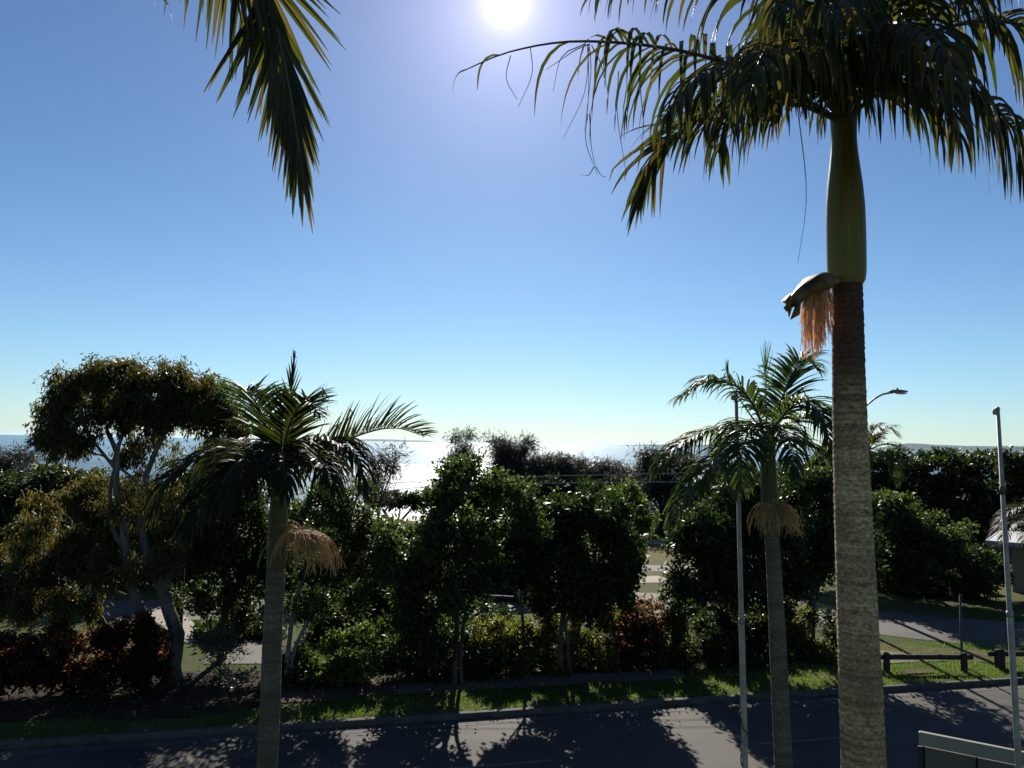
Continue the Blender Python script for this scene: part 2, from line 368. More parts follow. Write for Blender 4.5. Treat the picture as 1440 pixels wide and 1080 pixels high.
# ------------------------------------------------------------------ palms
def frond(parent, ctrl, n=44, ll=.62, lw=.04, fwd=42, droop=1.0, roll=0.0, twist=0.0, bare=None, sparse=0.0, m='palm_leaf', rr=.016, start=.16,
          side=None, lift=.15, jit=1.0, rm='rachis', sides=(-1, 1), tipl=.35, seed=0, segs=5):
    R = random.Random(seed*31 + int(abs(ctrl[0][0]*100)) + n)
    K = 60; path = spline(ctrl, K)
    mb = MB()
    for i in range(n):
        for sg in sides:
            s = start + (1-start)*(i + R.uniform(-.3, .3))/n; s = min(.995, max(0, s))
            if bare and bare[0] < s < bare[1] and R.random() > .05: continue
            if R.random() < sparse: continue
            k = min(K-2, int(s*(K-1))); p0 = path[k].lerp(path[k+1], s*(K-1)-k)
            T = (path[min(K-1, k+1)]-path[max(0, k-1)]).normalized()
            sv = T.cross(Vector((0, 0, 1)))
            if sv.length < .25 or side is not None: sv = Vector(side or (1, 0, 0)); sv = sv - T*sv.dot(T)
            sv.normalize(); nv = sv.cross(T).normalized()
            ang = roll + twist*s
            sv2 = sv*math.cos(ang) + nv*math.sin(ang); nv2 = nv*math.cos(ang) - sv*math.sin(ang)
            fa = rad(fwd*(1-.45*s) + R.uniform(-7, 7)*jit) if False else rad(90-(90-fwd)*(.55+.6*s) + R.uniform(-6, 6)*jit)
            if s > .85: fa *= 1 - (s-.85)/.15*.7
            d = (T*math.cos(fa) + sv2*sg*math.sin(fa) + nv2*(lift + R.uniform(-.14, .14)*jit)).normalized()
            prof = min(1, .55 + s*1.9) * (1 - (1-tipl)*max(0, (s-.45)/.55)**1.5)
            ln = ll*prof*R.uniform(.85, 1.1); w = lw*R.uniform(.75, 1.15)*min(1, .5+prof*.6)
            dr = droop*R.uniform(.7, 1.3)
            fold = R.uniform(.15, .5); p = Vector(p0); vs = []; step = ln/segs
            tw = R.uniform(-.5, .5)*jit
            kink = R.randint(segs//2, segs-1) if R.random() < .09*jit else -1
            for j in range(segs+1):
                u = j/segs
                ww = w*.5*min(1, .35 + u*3.2)*(1-u**2.4) + .0012
                ws = d.cross(nv2); ws = ws.normalized() if ws.length > .05 else sv2.cross(d).normalized()
                wn = ws.cross(d)
                ws = ws*math.cos(tw*u) + wn*math.sin(tw*u)
                up = ws.cross(d).normalized()
                vs += [p - ws*ww + up*ww*fold, p, p + ws*ww + up*ww*fold]
                p = p + d*step
                if j == kink: d = (d + Vector((R.uniform(-.5, .5), R.uniform(-.5, .5), -1.6))).normalized()
                d = (d + Vector((0, 0, -1))*dr*(.35+u)*.32*5/segs).normalized()
            fs = []
            for j in range(segs):
                b = j*3; fs += [(b, b+1, b+4, b+3), (b+1, b+2, b+5, b+4)]
            mb.add(vs, fs)
    o = obj('frond', mb, MT[m], parent)
    rb = MB(); rb.tube(path[::2] + [path[-1]], [rr*(1.25 - 1.05*i/30) for i in range(31)], 6)
    obj('rachis', rb, MT[rm], o, True)
    return o
def PP(l): return [P(*q) if len(q) == 3 and q[2] < 200 and abs(q[0]) > 30 else Vector(q) for q in l]

def palm_trunk(parent, path, radii, m, n=90, seg=20, ring=.012, step=.06):
    pts = spline(path, n); L0 = sum((pts[i+1]-pts[i]).length for i in range(n-1)); R = random.Random(5)
    mb = MB(); d = 0; ps = []; rs = []; nn = int(L0/step)*3
    pts = spline(path, nn)
    for i in range(nn):
        u = i/(nn-1); j = u*(len(radii)-1); a = min(len(radii)-2, int(j)); r = radii[a] + (radii[a+1]-radii[a])*(j-a)
        r *= 1 + (ring if i % 3 == 0 else (-ring*.6 if i % 3 == 1 else 0))/1.0 + R.uniform(-.4, .4)*ring
        ps.append(pts[i]); rs.append(r)
    mb.tube(ps, rs, seg)
    R2 = random.Random(3)
    mb.v = [(x + R2.gauss(0, .0016), y + R2.gauss(0, .0016), z + R2.gauss(0, .003)) for x, y, z in mb.v]
    return obj('trunk', mb, m, parent, True)

def strands(parent, c, n, length, spread, r, m, seed, arch=.5, bias=(0, 0, 0), grav=1.0, name='flower_stalk', sub=2):
    R = random.Random(seed); mb = MB()
    for i in range(n):
        a = R.uniform(0, 2*math.pi); e = R.uniform(.1, 1.0)
        d = Vector((math.cos(a)*spread, math.sin(a)*spread, arch*e)) + Vector(bias)
        p = Vector(c) + Vector((R.gauss(0, .03), R.gauss(0, .03), R.gauss(0, .02)))
        ln = length*R.uniform(.6, 1.1); k = 7; pts = [p.copy()]
        d = d.normalized()
        for j in range(k):
            d = (d + Vector((R.uniform(-.12, .12), R.uniform(-.12, .12), -grav*(.25+.12*j)))).normalized()
            p = p + d*ln/k; pts.append(p.copy())
        mb.tube(pts, [r*(1-.06*j) for j in range(k+1)], 3, False)
        for _ in range(sub):
            j = R.randint(2, k-1); q = pts[j]; dd = Vector((R.uniform(-1, 1), R.uniform(-1, 1), -1.2)).normalized()
            mb.tube([q, q+dd*ln*.12, q+dd*ln*.2+Vector((0, 0, -ln*.06))], r*.7, 3, False)
    return obj(name, mb, m, parent)

# --- big king palm, close at the right
base = P(1214, 1080, 5.5); base.z = -.1; base.x += .06
bp = thing('king_palm', 'tallest nearest palm, grey ringed trunk, swollen green crownshaft and orange flower strands', 'palm tree', base)
palm_trunk(bp, [base, P(1214, 1080, 5.5), P(1207, 900, 5.5), P(1196, 620, 5.5), P(1191, 400, 5.5)], [.185, .175, .165, .155, .152, .148, .143, .135, .124, .112, .105], MT['bark_near'], seg=28, ring=.016, step=.045)
mb = MB()
cs = [(402, 19), (399, 22.5), (394, 25), (385, 26.3), (370, 26.8), (345, 27), (315, 27), (290, 26.4), (262, 24.3), (238, 21.3), (215, 18.6), (195, 17.4), (178, 18), (160, 19), (140, 14)]
mb.tube([P(1191 - (402-y)*.02, y, 5.5) for y, w in cs], [w*5.5/1080*.99 for y, w in cs], 28)
obj('crownshaft', mb, MT['crownshaft'], bp, True)
# spathe: a hanging hooded bract, and the strands under it
mb = MB(); U = 16; V = 11
vs = []
for i in range(U+1):
    u = i/U
    c = spline([P(1178, 392, 5.40), P(1146, 392, 5.34), P(1122, 408, 5.30), P(1106, 424, 5.28)], U+1)[i]
    wv = (.055 + .075*math.sin(math.pi*min(1, u*1.15)**.8))*(1.0 if u < .85 else 1-.5*(u-.85)/.15)
    for j in range(V+1):
        a = math.pi*(j/V - .5)*1.35
        rip = .012*math.sin(j*2.1+u*9)*u
        vs.append(c + Vector((rip, math.sin(a)*wv*1.05, math.cos(a)*wv*.62 - wv*.35 + .02*math.sin(u*14+j)*.3 - (abs(j/V-.5)*2)**4*.05*u)))
fs = [(i*(V+1)+j, i*(V+1)+j+1, (i+1)*(V+1)+j+1, (i+1)*(V+1)+j) for i in range(U) for j in range(V)]
mb.add(vs, fs)
tri = lambda a, b, c, d, e: mb.add([P(*a), P(*b), P(*c), P(*d), P(*e)], [(0, 1, 4), (1, 2, 4), (2, 3, 4)])
tri((1099, 424, 5.24), (1112, 412, 5.2), (1113, 432, 5.22), (1109, 446, 5.24), (1106, 428, 5.16))
tri((1114, 424, 5.30), (1128, 412, 5.26), (1124, 442, 5.28), (1111, 449, 5.30), (1118, 430, 5.2))
mb2 = obj('bract', mb, MT['bract'], bp, True)
mod = mb2.modifiers.new('thickness', 'SOLIDIFY'); mod.thickness = .006
R = random.Random(11); mb = MB()
for i in range(210):
    px = R.uniform(1126, 1172); f = (px-1126)/46
    top = P(px*.55 + 1153*.45 + R.uniform(-5, 5), 402 + R.uniform(-6, 12), 5.36 + R.uniform(-.09, .09)); bot = P(px + R.uniform(-3, 3), (458 + 45*math.sin(math.pi*min(1, .15+f*.85)**.8))*1.0 + R.uniform(-42, 8), 5.36 + R.uniform(-.12, .12))
    mid = top.lerp(bot, .35) + Vector((-.02*(1-f)+R.uniform(-.01, .01), R.uniform(-.02, .02), .03))
    pts = spline([top, mid, bot], 9)
    pts = [q + Vector((R.gauss(0, .0018), R.gauss(0, .0018), 0)) for q in pts]
    mb.tube(pts, [.0024*(1.15-.4*k/8)*(1.0 if k % 2 else 1.35) for k in range(9)], 4, False)
obj('flower_stalk', mb, MT['strand_orange'], bp)
B = (1186, 172, 5.5)
fr = [
 dict(c=[B, (1080, 112, 5.15), (960, 72, 4.95), (820, 58, 4.85), (720, 72, 4.85), (648, 101, 4.95)], n=62, ll=.60, lw=.042, droop=2.4, bare=(.66, .985), rm='rachis_dry', tipl=.25, fwd=48),
 dict(c=[B, (1090, 138, 5.2), (1000, 160, 4.95), (935, 205, 4.85), (897, 285, 4.8)], n=46, ll=.52, lw=.045, fwd=20, droop=.5, tipl=.35, twist=1.0),
 dict(c=[B, (1120, 95, 4.9), (1050, 80, 4.45), (980, 110, 4.1), (935, 165, 3.95)], n=50, ll=.55, lw=.05, droop=2.0, fwd=45),
 dict(c=[B, (1150, 70, 4.8), (1115, 45, 4.2), (1080, 65, 3.8), (1050, 130, 3.6)], n=48, ll=.52, lw=.05, droop=1.8, fwd=50),
 dict(c=[B, (1255, 118, 5.2), (1330, 112, 5.0), (1405, 158, 4.85), (1450, 225, 4.8)], n=46, ll=.62, lw=.062, droop=2.2, fwd=45),
 dict(c=[B, (1265, 70, 5.2), (1380, 30, 5.0), (1480, 55, 4.9), (1560, 150, 4.85)], n=46, ll=.62, lw=.055, droop=2.2),
 dict(c=[B, (1110, 20, 5.3), (1010, -50, 5.15), (920, -55, 5.05), (840, -10, 5.0)], n=46, ll=.5, lw=.05, droop=1.8),
 dict(c=[B, (1225, 60, 4.9), (1275, 35, 4.3), (1320, 60, 3.9), (1350, 120, 3.7)], n=46, ll=.42, lw=.05, droop=1.7),
 dict(c=[B, (1150, 80, 6.1), (1110, 50, 6.8), (1060, 75, 7.4), (1030, 140, 7.7)], n=46, ll=.62, lw=.05, droop=1.8),
 dict(c=[B, (1182, -90, 5.45), (1188, -260, 5.4), (1200, -400, 5.35)], n=30, ll=.35, lw=.03, droop=.2, fwd=18, side=(1, 0, 0)),
 dict(c=[B, (1160, 30, 5.0), (1130, -90, 4.5), (1080, -150, 4.1)], n=44, ll=.55, lw=.05, droop=1.6),
 dict(c=[B, (1230, 0, 5.6), (1300, -80, 5.6), (1390, -80, 5.5), (1470, 0, 5.4)], n=44, ll=.6, lw=.055, droop=2.0),
 dict(c=[B, (1140, 105, 5.0), (1085, 105, 4.7), (1030, 150, 4.5), (1010, 215, 4.45)], n=48, ll=.5, lw=.05, droop=1.8),
 dict(c=[B, (1220, 110, 5.0), (1270, 100, 4.7), (1320, 130, 4.5), (1350, 195, 4.4)], n=46, ll=.5, lw=.06, droop=1.8),
 dict(c=[B, (1260, 20, 5.3), (1340, -60, 5.0), (1440, -70, 4.8)], n=46, ll=.62, lw=.055, droop=2),
 dict(c=[B, (1170, 40, 4.9), (1150, -30, 4.3), (1120, -20, 3.9), (1090, 30, 3.7)], n=48, ll=.5, lw=.05, droop=1.8),
 dict(c=[B, (1240, 20, 5.0), (1290, -40, 4.5), (1350, -30, 4.2), (1400, 40, 4.1)], n=48, ll=.5, lw=.05, droop=1.8),
 dict(c=[B, (1180, 80, 4.8), (1176, 20, 4.2), (1172, 5, 3.8), (1172, 30, 3.5)], n=44, ll=.42, lw=.045, droop=1.6, fwd=30),
]
for i, k in enumerate(fr):
    c = k.pop('c'); k['ll'] *= 1.32; k['droop'] *= 1.9; k['n'] = int(k['n']*1.0); k['lw'] *= .78; k['lift'] = .05; frond(bp, PP(c), seed=i+1, segs=7, jit=2.2, sparse=.14, **k)
# dry threads left on the bare rachis
mb = MB(); R = random.Random(4)
for a, b, c in [((718, 78), (712, 110), (727, 140)), ((746, 68), (748, 105), (729, 150)), ((826, 62), (828, 110), (826, 170)), ((828, 62), (822, 130), (792, 195)), ((822, 62), (790, 80), (778, 128)),
                ((826, 160), (824, 200), (840, 245)), ((829, 160), (832, 210), (838, 235)), ((835, 235), (828, 246), (817, 246)), ((838, 235), (846, 247), (852, 249)), ((830, 62), (810, 70), (768, 98)), ((832, 64), (845, 90), (855, 130)),
                ((1120, 140), (1134, 270), (1122, 370)), ((828, 62), (831, 100), (822, 185)), ((900, 120), (905, 180), (900, 215)), ((870, 100), (868, 160), (880, 240))]:
    y = 4.87 if a[0] < 1000 else 5.0
    p = spline([P(*a, y), P(*b, y+R.uniform(-.05, .05)), P(*c, y+R.uniform(-.08, .08))], 9)
    mb.tube(p, [.004-.0003*k for k in range(9)], 4, False)
obj('dry_fibre', mb, MT['rachis_dry'], bp)

# --- palm whose crown hangs over the upper left
lb = Vector((-3.9, 2.3, -.1))
lp = thing('king_palm', 'palm drooping one large frond into the upper left sky', 'palm tree', lb)
palm_trunk(lp, [lb, (-3.85, 2.3, 4), (-3.8, 2.3, 8.4)], [.17, .15, .14, .11], MT['bark_near'], seg=20)
mb = MB(); mb.tube([(-3.8, 2.3, z) for z in (8.38, 8.44, 8.6, 8.9, 9.2, 9.5, 9.62)], [.11, .13, .135, .13, .105, .09, .07], 20); obj('crownshaft', mb, MT['crownshaft'], lp, True)
lc = (-3.8, 2.3, 9.5)
def mk(ctrl, **k): return frond(lp, [Vector(q) if abs(q[0]) < 12 else P(*q) for q in ctrl], **k)
mk([lc, (-3.1, 2.9, 10.2), (-2.2, 3.6, 10.05), (342, -70, 3.95), (372, 20, 4.0), (399, 110, 4.0), (411, 172, 4.02), (418, 228, 4.05)], n=92, ll=.90, lw=.030, fwd=36, sides=(-1,), droop=.18, start=.36, tipl=.36, roll=.0, twist=.3, side=(1, .2, 0), jit=.45, seed=3, lift=.0, segs=6, rr=.014)
mk([lc, (-3.1, 2.8, 10.1), (-2.2, 3.5, 9.95), (345, -90, 3.75), (378, 0, 3.9), (402, 95, 3.93), (415, 172, 3.95), (424, 232, 3.97)], n=84, ll=.72, lw=.032, fwd=22, droop=.15, start=.45, tipl=.5, roll=.2, side=(1, .3, 0), jit=.5, seed=8, segs=6)
mk([lc, (-3.2, 2.7, 10.3), (-2.6, 3.2, 10.4), (40, -120, 4.0), (140, -70, 4.1), (195, -35, 4.1), (236, 6, 4.1)], n=30, ll=.5, lw=.02, fwd=40, droop=3.5, start=.5, sparse=.45, seed=5, tipl=.5)
mk([lc, (-3.5, 3.1, 10.1), (-3.0, 4.0, 10.0), (-2.6, 4.8, 9.5)], n=36, ll=.5, lw=.03, droop=1.6, seed=6)
mk([lc, (-3.0, 2.2, 10.3), (-2.2, 2.2, 10.8), (-1.3, 2.6, 10.5), (-1.0, 3.0, 9.6)], n=40, ll=.5, lw=.03, droop=1.5, seed=9, sparse=.3)
mk([lc, (-4.4, 2.0, 10.2), (-5.2, 1.6, 10.2), (-5.9, 1.3, 9.5)], n=36, ll=.5, lw=.03, droop=1.5, seed=10)
mk([lc, (-4.3, 2.9, 10.2), (-5.0, 3.5, 10.1), (-5.6, 4.0, 9.3)], n=36, ll=.5, lw=.03, droop=1.5, seed=11)

# --- left middle palm
mbp = P(375, 1080, 9); mbp = Vector((mbp.x-.12, 9, -.15))
mp = thing('king_palm', 'dark headed palm left of centre with dry tan flower bunch', 'palm tree', mbp)
palm_trunk(mp, [mbp, P(375, 1080, 9), P(383, 900, 9), P(388, 800, 9)], [.135, .122, .117, .112, .105], MT['bark_mid'], step=.08, ring=.01)
mb = MB(); mb.tube([P(388+(800-y)*.045, y, 9) for y in (801, 797, 780, 750, 720, 690, 668, 655)], [.10, .112, .115, .112, .105, .095, .088, .07], 18); obj('crownshaft', mb, MT['crownshaft_dark'], mp, True)
strands(mp, P(425, 752, 8.9), 130, .62, .8, .0045, MT['strand_tan'], 21, .55, (.38, -.1, .05), .75)
mb = MB(); mb.tube([P(392, 772, 8.95), P(402, 752, 8.9), P(425, 752, 8.9)], [.03, .02, .012], 8); obj('flower_stem', mb, MT['strand_tan'], mp, True)
B = (395, 662, 9)
for i, k in enumerate([
 dict(c=[B, (340, 638, 8.9), (280, 645, 8.7), (238, 672, 8.5), (218, 715, 8.4)], n=44, ll=.62, lw=.038, droop=1.2),
 dict(c=[B, (345, 660, 8.4), (300, 690, 8.0), (262, 745, 7.8)], n=44, ll=.6, lw=.04, droop=1.5),
 dict(c=[B, (378, 610, 9.3), (362, 568, 9.7), (345, 552, 10.1), (330, 562, 10.4)], n=44, ll=.55, lw=.034, droop=.5, m='palm_leaf_green', lift=.4),
 dict(c=[B, (404, 608, 8.7), (420, 572, 8.4), (436, 566, 8.2), (448, 585, 8.0)], n=44, ll=.42, lw=.034, droop=.3, lift=.35),
 dict(c=[B, (406, 580, 8.95), (414, 500, 8.9)], n=9, ll=.30, lw=.02, droop=0, fwd=8, rr=.012, start=.6),
 dict(c=[B, (435, 630, 8.8), (470, 622, 8.6), (500, 640, 8.5), (512, 680, 8.45)], n=44, ll=.58, lw=.038, droop=1.7),
 dict(c=[B, (450, 640, 9.3), (505, 612, 9.5), (555, 602, 9.7), (598, 614, 9.9)], n=44, ll=.52, lw=.034, droop=.35, lift=.55, roll=.3),
 dict(c=[B, (360, 640, 8.3), (325, 660, 7.7), (300, 712, 7.4)], n=40, ll=.55, lw=.04, droop=1.5),
 dict(c=[B, (420, 640, 8.3), (450, 648, 7.8), (470, 690, 7.5)], n=40, ll=.52, lw=.04, droop=1.5),
 dict(c=[B, (400, 630, 9.8), (420, 622, 10.5), (440, 650, 11.1)], n=40, ll=.55, lw=.036, droop=1.2),
 dict(c=[B, (360, 630, 9.8), (320, 625, 10.4), (285, 660, 10.9)], n=40, ll=.55, lw=.036, droop=1.2),
 dict(c=[B, (396, 630, 8.2), (398, 645, 7.5), (400, 690, 7.2)], n=40, ll=.5, lw=.04, droop=1.3)]):
    c = k.pop('c'); k.setdefault('m', 'palm_leaf_dark'); k['ll'] *= 1.2; k['n'] = int(k['n']*1.4); k['droop'] *= 1.4; frond(mp, PP(c), seed=40+i, jit=1.6, **k)

# --- right middle palm
rbp = P(1102, 1080, 9.5); rbp = Vector((rbp.x+.12, 9.5, -.15))
rp = thing('king_palm', 'slender palm right of centre beside white flagpole with spiky green fronds', 'palm tree', rbp)
palm_trunk(rp, [rbp, P(1102, 1080, 9.5), P(1091, 850, 9.5), P(1085, 750, 9.5)], [.125, .112, .106, .098, .085], MT['bark_mid'], step=.08, ring=.01)
mb = MB(); mb.tube([P(1085-(752-y)*.05, y, 9.5) for y in (753, 749, 735, 710, 680, 650, 625, 608)], [.085, .10, .105, .105, .10, .09, .085, .06], 18); obj('crownshaft', mb, MT['crownshaft_dark'], rp, True)
strands(rp, P(1084, 712, 9.38), 60, .42, .9, .0045, MT['strand_tan'], 22, .55, (-.35, -.4, 0), .9)
strands(rp, P(1096, 712, 9.40), 70, .42, .9, .0045, MT['strand_tan'], 23, .55, (.45, -.4, 0), .9)
B = (1078, 616, 9.5)
for i, k in enumerate([
 dict(c=[B, (1062, 575, 9.5), (1038, 545, 9.5), (1000, 536, 9.5), (956, 558, 9.5)], n=44, ll=.55, lw=.034, droop=1.2, m='palm_leaf_green'),
 dict(c=[B, (1040, 604, 9.3), (990, 608, 9.2), (950, 630, 9.0), (922, 662, 8.9)], n=44, ll=.5, lw=.034, droop=1.3, m='palm_leaf_green'),
 dict(c=[B, (1030, 630, 8.9), (980, 670, 8.6), (945, 735, 8.4)], n=44, ll=.52, lw=.036, droop=1.3, m='palm_leaf_green'),
 dict(c=[B, (1077, 545, 9.5), (1076, 505, 9.5)], n=4, ll=.40, lw=.013, droop=.1, fwd=9, start=.62, rr=.011, jit=2, m='palm_leaf_green', tipl=.9),
 dict(c=[B, (1098, 565, 9.8), (1114, 525, 10.0), (1132, 505, 10.1), (1150, 520, 10.2)], n=44, ll=.52, lw=.036, droop=.6, lift=.3, m='palm_leaf_green'),
 dict(c=[B, (1110, 575, 9.3), (1136, 566, 9.1), (1158, 590, 8.9), (1170, 635, 8.8)], n=44, ll=.5, lw=.034, droop=1.2, m='palm_leaf_green'),
 dict(c=[B, (1125, 590, 9.6), (1160, 578, 9.7), (1205, 580, 9.8)], n=40, ll=.45, lw=.032, droop=1.0, m='palm_leaf_green'),
 dict(c=[B, (1120, 620, 9.5), (1160, 640, 9.4), (1185, 690, 9.3)], n=40, ll=.5, lw=.034, droop=1.3, m='palm_leaf_green'),
 dict(c=[B, (1060, 600, 8.8), (1045, 630, 8.2), (1040, 690, 7.9)], n=40, ll=.5, lw=.036, droop=1.3, m='palm_leaf_green'),
 dict(c=[B, (1095, 600, 8.8), (1110, 620, 8.2), (1118, 670, 7.9)], n=36, ll=.42, lw=.036, droop=1.3, m='palm_leaf_green'),
 dict(c=[B, (1060, 595, 10.2), (1030, 600, 10.9), (1005, 640, 11.3)], n=40, ll=.5, lw=.034, droop=1.2, m='palm_leaf_green'),
 dict(c=[B, (1030, 545, 9.3), (1022, 512, 9.2)], n=5, ll=.25, lw=.014, droop=0, fwd=8, start=.7, rr=.010, m='palm_leaf_green')]):
    c = k.pop('c'); k['ll'] *= 1.1; k['n'] = int(k['n']*1.25); k['droop'] *= 1.25; k.setdefault('jit', 1.5); frond(rp, PP(c), seed=60+i, **k)

# --- small palms farther off
def far_palm(label, bx, top, fronds, seed, tr=.13):
    t = thing('small_palm', label, 'palm tree', bx)
    palm_trunk(t, [bx, Vector(top)], [tr, tr*.8], MT['bark_far'], step=.2, seg=12)
    for i, c in enumerate(fronds):
        frond(t, [Vector(top)] + [P(*q) for q in c], n=34, ll=.75, lw=.05, droop=1.1, rr=.025, seed=seed+i, segs=4)
far_palm('small shaggy palm crown peeping out right behind the tallest trunk', Vector((14.6, 32, 0)), P(1222, 632, 32),
         [[(1225, 612, 32), (1232, 600, 32), (1240, 605, 32)], [(1235, 612, 32), (1250, 602, 32), (1262, 612, 32)], [(1245, 625, 31.5), (1268, 632, 31), (1284, 658, 30.8)],
          [(1240, 640, 31), (1255, 655, 30.5), (1262, 680, 30.2)], [(1205, 615, 32), (1190, 615, 32), (1175, 630, 32)], [(1205, 630, 31), (1190, 645, 30.5), (1182, 670, 30)], [(1220, 618, 33), (1225, 610, 34), (1230, 625, 35)]], 80)
far_palm('palm at the right edge trailing yellowish fronds over the white roof', Vector((21.9, 30.5, 0)), P(1462, 724, 30.5),
         [[(1440, 712, 30.5), (1415, 722, 30.5), (1392, 752, 30.5)], [(1440, 728, 30), (1420, 742, 29.6), (1408, 768, 29.4)], [(1470, 700, 30.5), (1485, 690, 30.5), (1505, 705, 30.5)],
          [(1455, 730, 29.6), (1445, 742, 29), (1438, 765, 28.7)], [(1480, 725, 30.5), (1500, 735, 30.5), (1515, 760, 30.5)], [(1462, 705, 31.5), (1460, 700, 32.5), (1455, 715, 33.5)]], 90)

# ------------------------------------------------------------------ trees and shrubs
def leaves(cl, per, crad, ln, wd, hang=0.0, up=0.3, flat=1.0, rng=RNG, outward=None, oc=0.5):
    """a cloud of leaf faces: per leaves round each cluster centre"""
    n = len(cl)*per
    c = np.repeat(cl, per, axis=0)
    off = rng.normal(0, 1, (n, 3)); off *= (crad*np.clip(np.abs(rng.normal(.5, .28, (n, 1))), 0, 1.0))/np.linalg.norm(off, axis=1, keepdims=True)
    off[:, 2] *= flat
    p = c + off
    d = rng.normal(0, 1, (n, 3)); d += off/(crad+1e-6)*oc*1.5; d[:, 2] += -hang*2.5 + up*.3
    d /= np.linalg.norm(d, axis=1, keepdims=True)
    nn = rng.normal(0, 1, (n, 3)); nn[:, 2] += up*2.0
    sd = np.cross(d, nn); sd /= (np.linalg.norm(sd, axis=1, keepdims=True)+1e-6)
    nr = np.cross(sd, d)
    k_ = np.repeat(rng.uniform(.75, 1.25, (len(cl), 1)), per, axis=0); l = ln*k_*rng.uniform(.5, 1.3, (n, 1)); w = wd*k_*rng.uniform(.6, 1.25, (n, 1))
    v = np.empty((n, 4, 3), np.float32)
    v[:, 0] = p; v[:, 1] = p + d*l*.48 + sd*w*.5 + nr*w*.22; v[:, 2] = p + d*l; v[:, 3] = p + d*l*.48 - sd*w*.5 + nr*w*.22
    return v.reshape(-1, 3), np.arange(n*4, dtype=np.int32).reshape(-1, 4)

DN = 1.6
def tree(name, label, cat, base, blobs, trunk=(.12, .05), fork=None, leaf='dark_leaf', bk='dark_bark', ln=.14, wd=.08, per=55, crad=.38, nc=60, hang=0, up=.3, flat=1.0,
         limbs=None, group=None, seed=1, shell=.55, twig=5, oc=.5, depth=1.0, lobes=8):
    """blobs: (px, py, Y, rx, ry[, share]) measured lobes of the crown at a real distance"""
    rng = np.random.default_rng(seed); R = random.Random(seed)
    base = Vector(base); t = thing(name, label, cat, base, group)
    ws = []
    for b in blobs:
        c = P(b[0], b[1], b[2]); k = b[2]/CF
        ws.append((c, b[3]*k, b[4]*k, max(b[3], b[4])*.5*k*depth + b[3]*.5*k*depth, b[5] if len(b) > 5 else 1.0))
    area = sum(w[1]*w[2]*w[4] for w in ws); allc = []; per_blob = []
    for c, rx, rz, ry, sh in ws:
        m = max(3, int(nc*DN*rx*rz*sh/area))
        K = max(3, int(lobes*max(1.0, rx*rz/.9)**.6))
        lc_ = rng.normal(0, 1, (K, 3)); lc_ /= np.linalg.norm(lc_, axis=1, keepdims=True); lc_ *= rng.uniform(.45, .85, (K, 1)); lc_[:, 2] *= .95
        lr = rng.uniform(.26, .52, K)
        li = rng.choice(K, m, p=lr**2/np.sum(lr**2))
        q = rng.normal(0, 1, (m, 3)); q /= np.linalg.norm(q, axis=1, keepdims=True)
        q = lc_[li] + q*(lr[li][:, None])*rng.uniform(shell, 1.0, (m, 1))
        st_ = rng.random(m) < .13; q[st_] *= rng.uniform(1.08, 1.28, (int(st_.sum()), 1))
        q = q*np.array([rx, ry, rz]) + np.array(c)
        q[:, 2] = np.maximum(q[:, 2], base.z + .12)
        allc.append(q); per_blob.append(q)
    cl = np.concatenate(allc)
    v, f = leaves(cl, per, crad, ln, wd, hang, up, flat, rng, oc=oc)
    v[:, 2] = np.maximum(v[:, 2], base.z + .02)
    mb = MB(); r1, r2 = trunk
    cen = sum((w[0]*w[4] for w in ws), Vector())/sum(w[4] for w in ws)
    if limbs is None:
        fk = Vector(fork) if fork is not None else base.lerp(cen, .55)
        mid = base.lerp(fk, .5) + Vector((R.uniform(-.12, .12), R.uniform(-.12, .12), 0))*(fk-base).length*.4
        pt = spline([base + Vector((0, 0, -.1)), mid, fk], 9)
        mb.tube(pt, [r1*(1.25 if i == 0 else 1)*(1-i/8) + r2*(i/8) for i in range(9)], 9)
        starts = [fk]*len(ws)
    else:
        starts = []
        for lb_, ra, rb in limbs:
            pt = spline(lb_, 12); mb.tube(pt, [ra + (rb-ra)*i/11 for i in range(12)], 9)
        ends = [Vector(l[0][-1]) for l in limbs]
        for w in ws: starts.append(min(ends, key=lambda e: (e-w[0]).length))
    for (c, rx, rz, ry, sh), st, q in zip(ws, starts, per_blob):
        md = st.lerp(c, .5) + Vector((R.uniform(-.15, .15)*rx, R.uniform(-.1, .1)*rx, .12*rz))
        lp_ = spline([st, md, c], 7)
        rl = min(r2*.8, .03+.02*rx)
        mb.tube(lp_, [rl*(1-.09*i) for i in range(7)], 6, False)
        for e in q[:int(max(twig, twig*rx*1.2))]:
            e = Vector(e); s0 = lp_[R.randint(2, 6)]; mm = s0.lerp(e, .5) + Vector((0, 0, R.uniform(.0, .12)*(e-s0).length))
            mb.tube(spline([s0, mm, e], 5), [rl*.42*(1-.17*i) for i in range(5)], 4, False)
    obj('trunk', mb, MT[bk], t, True)
    obj('crown', (v, f), MT[leaf], t)
    return t

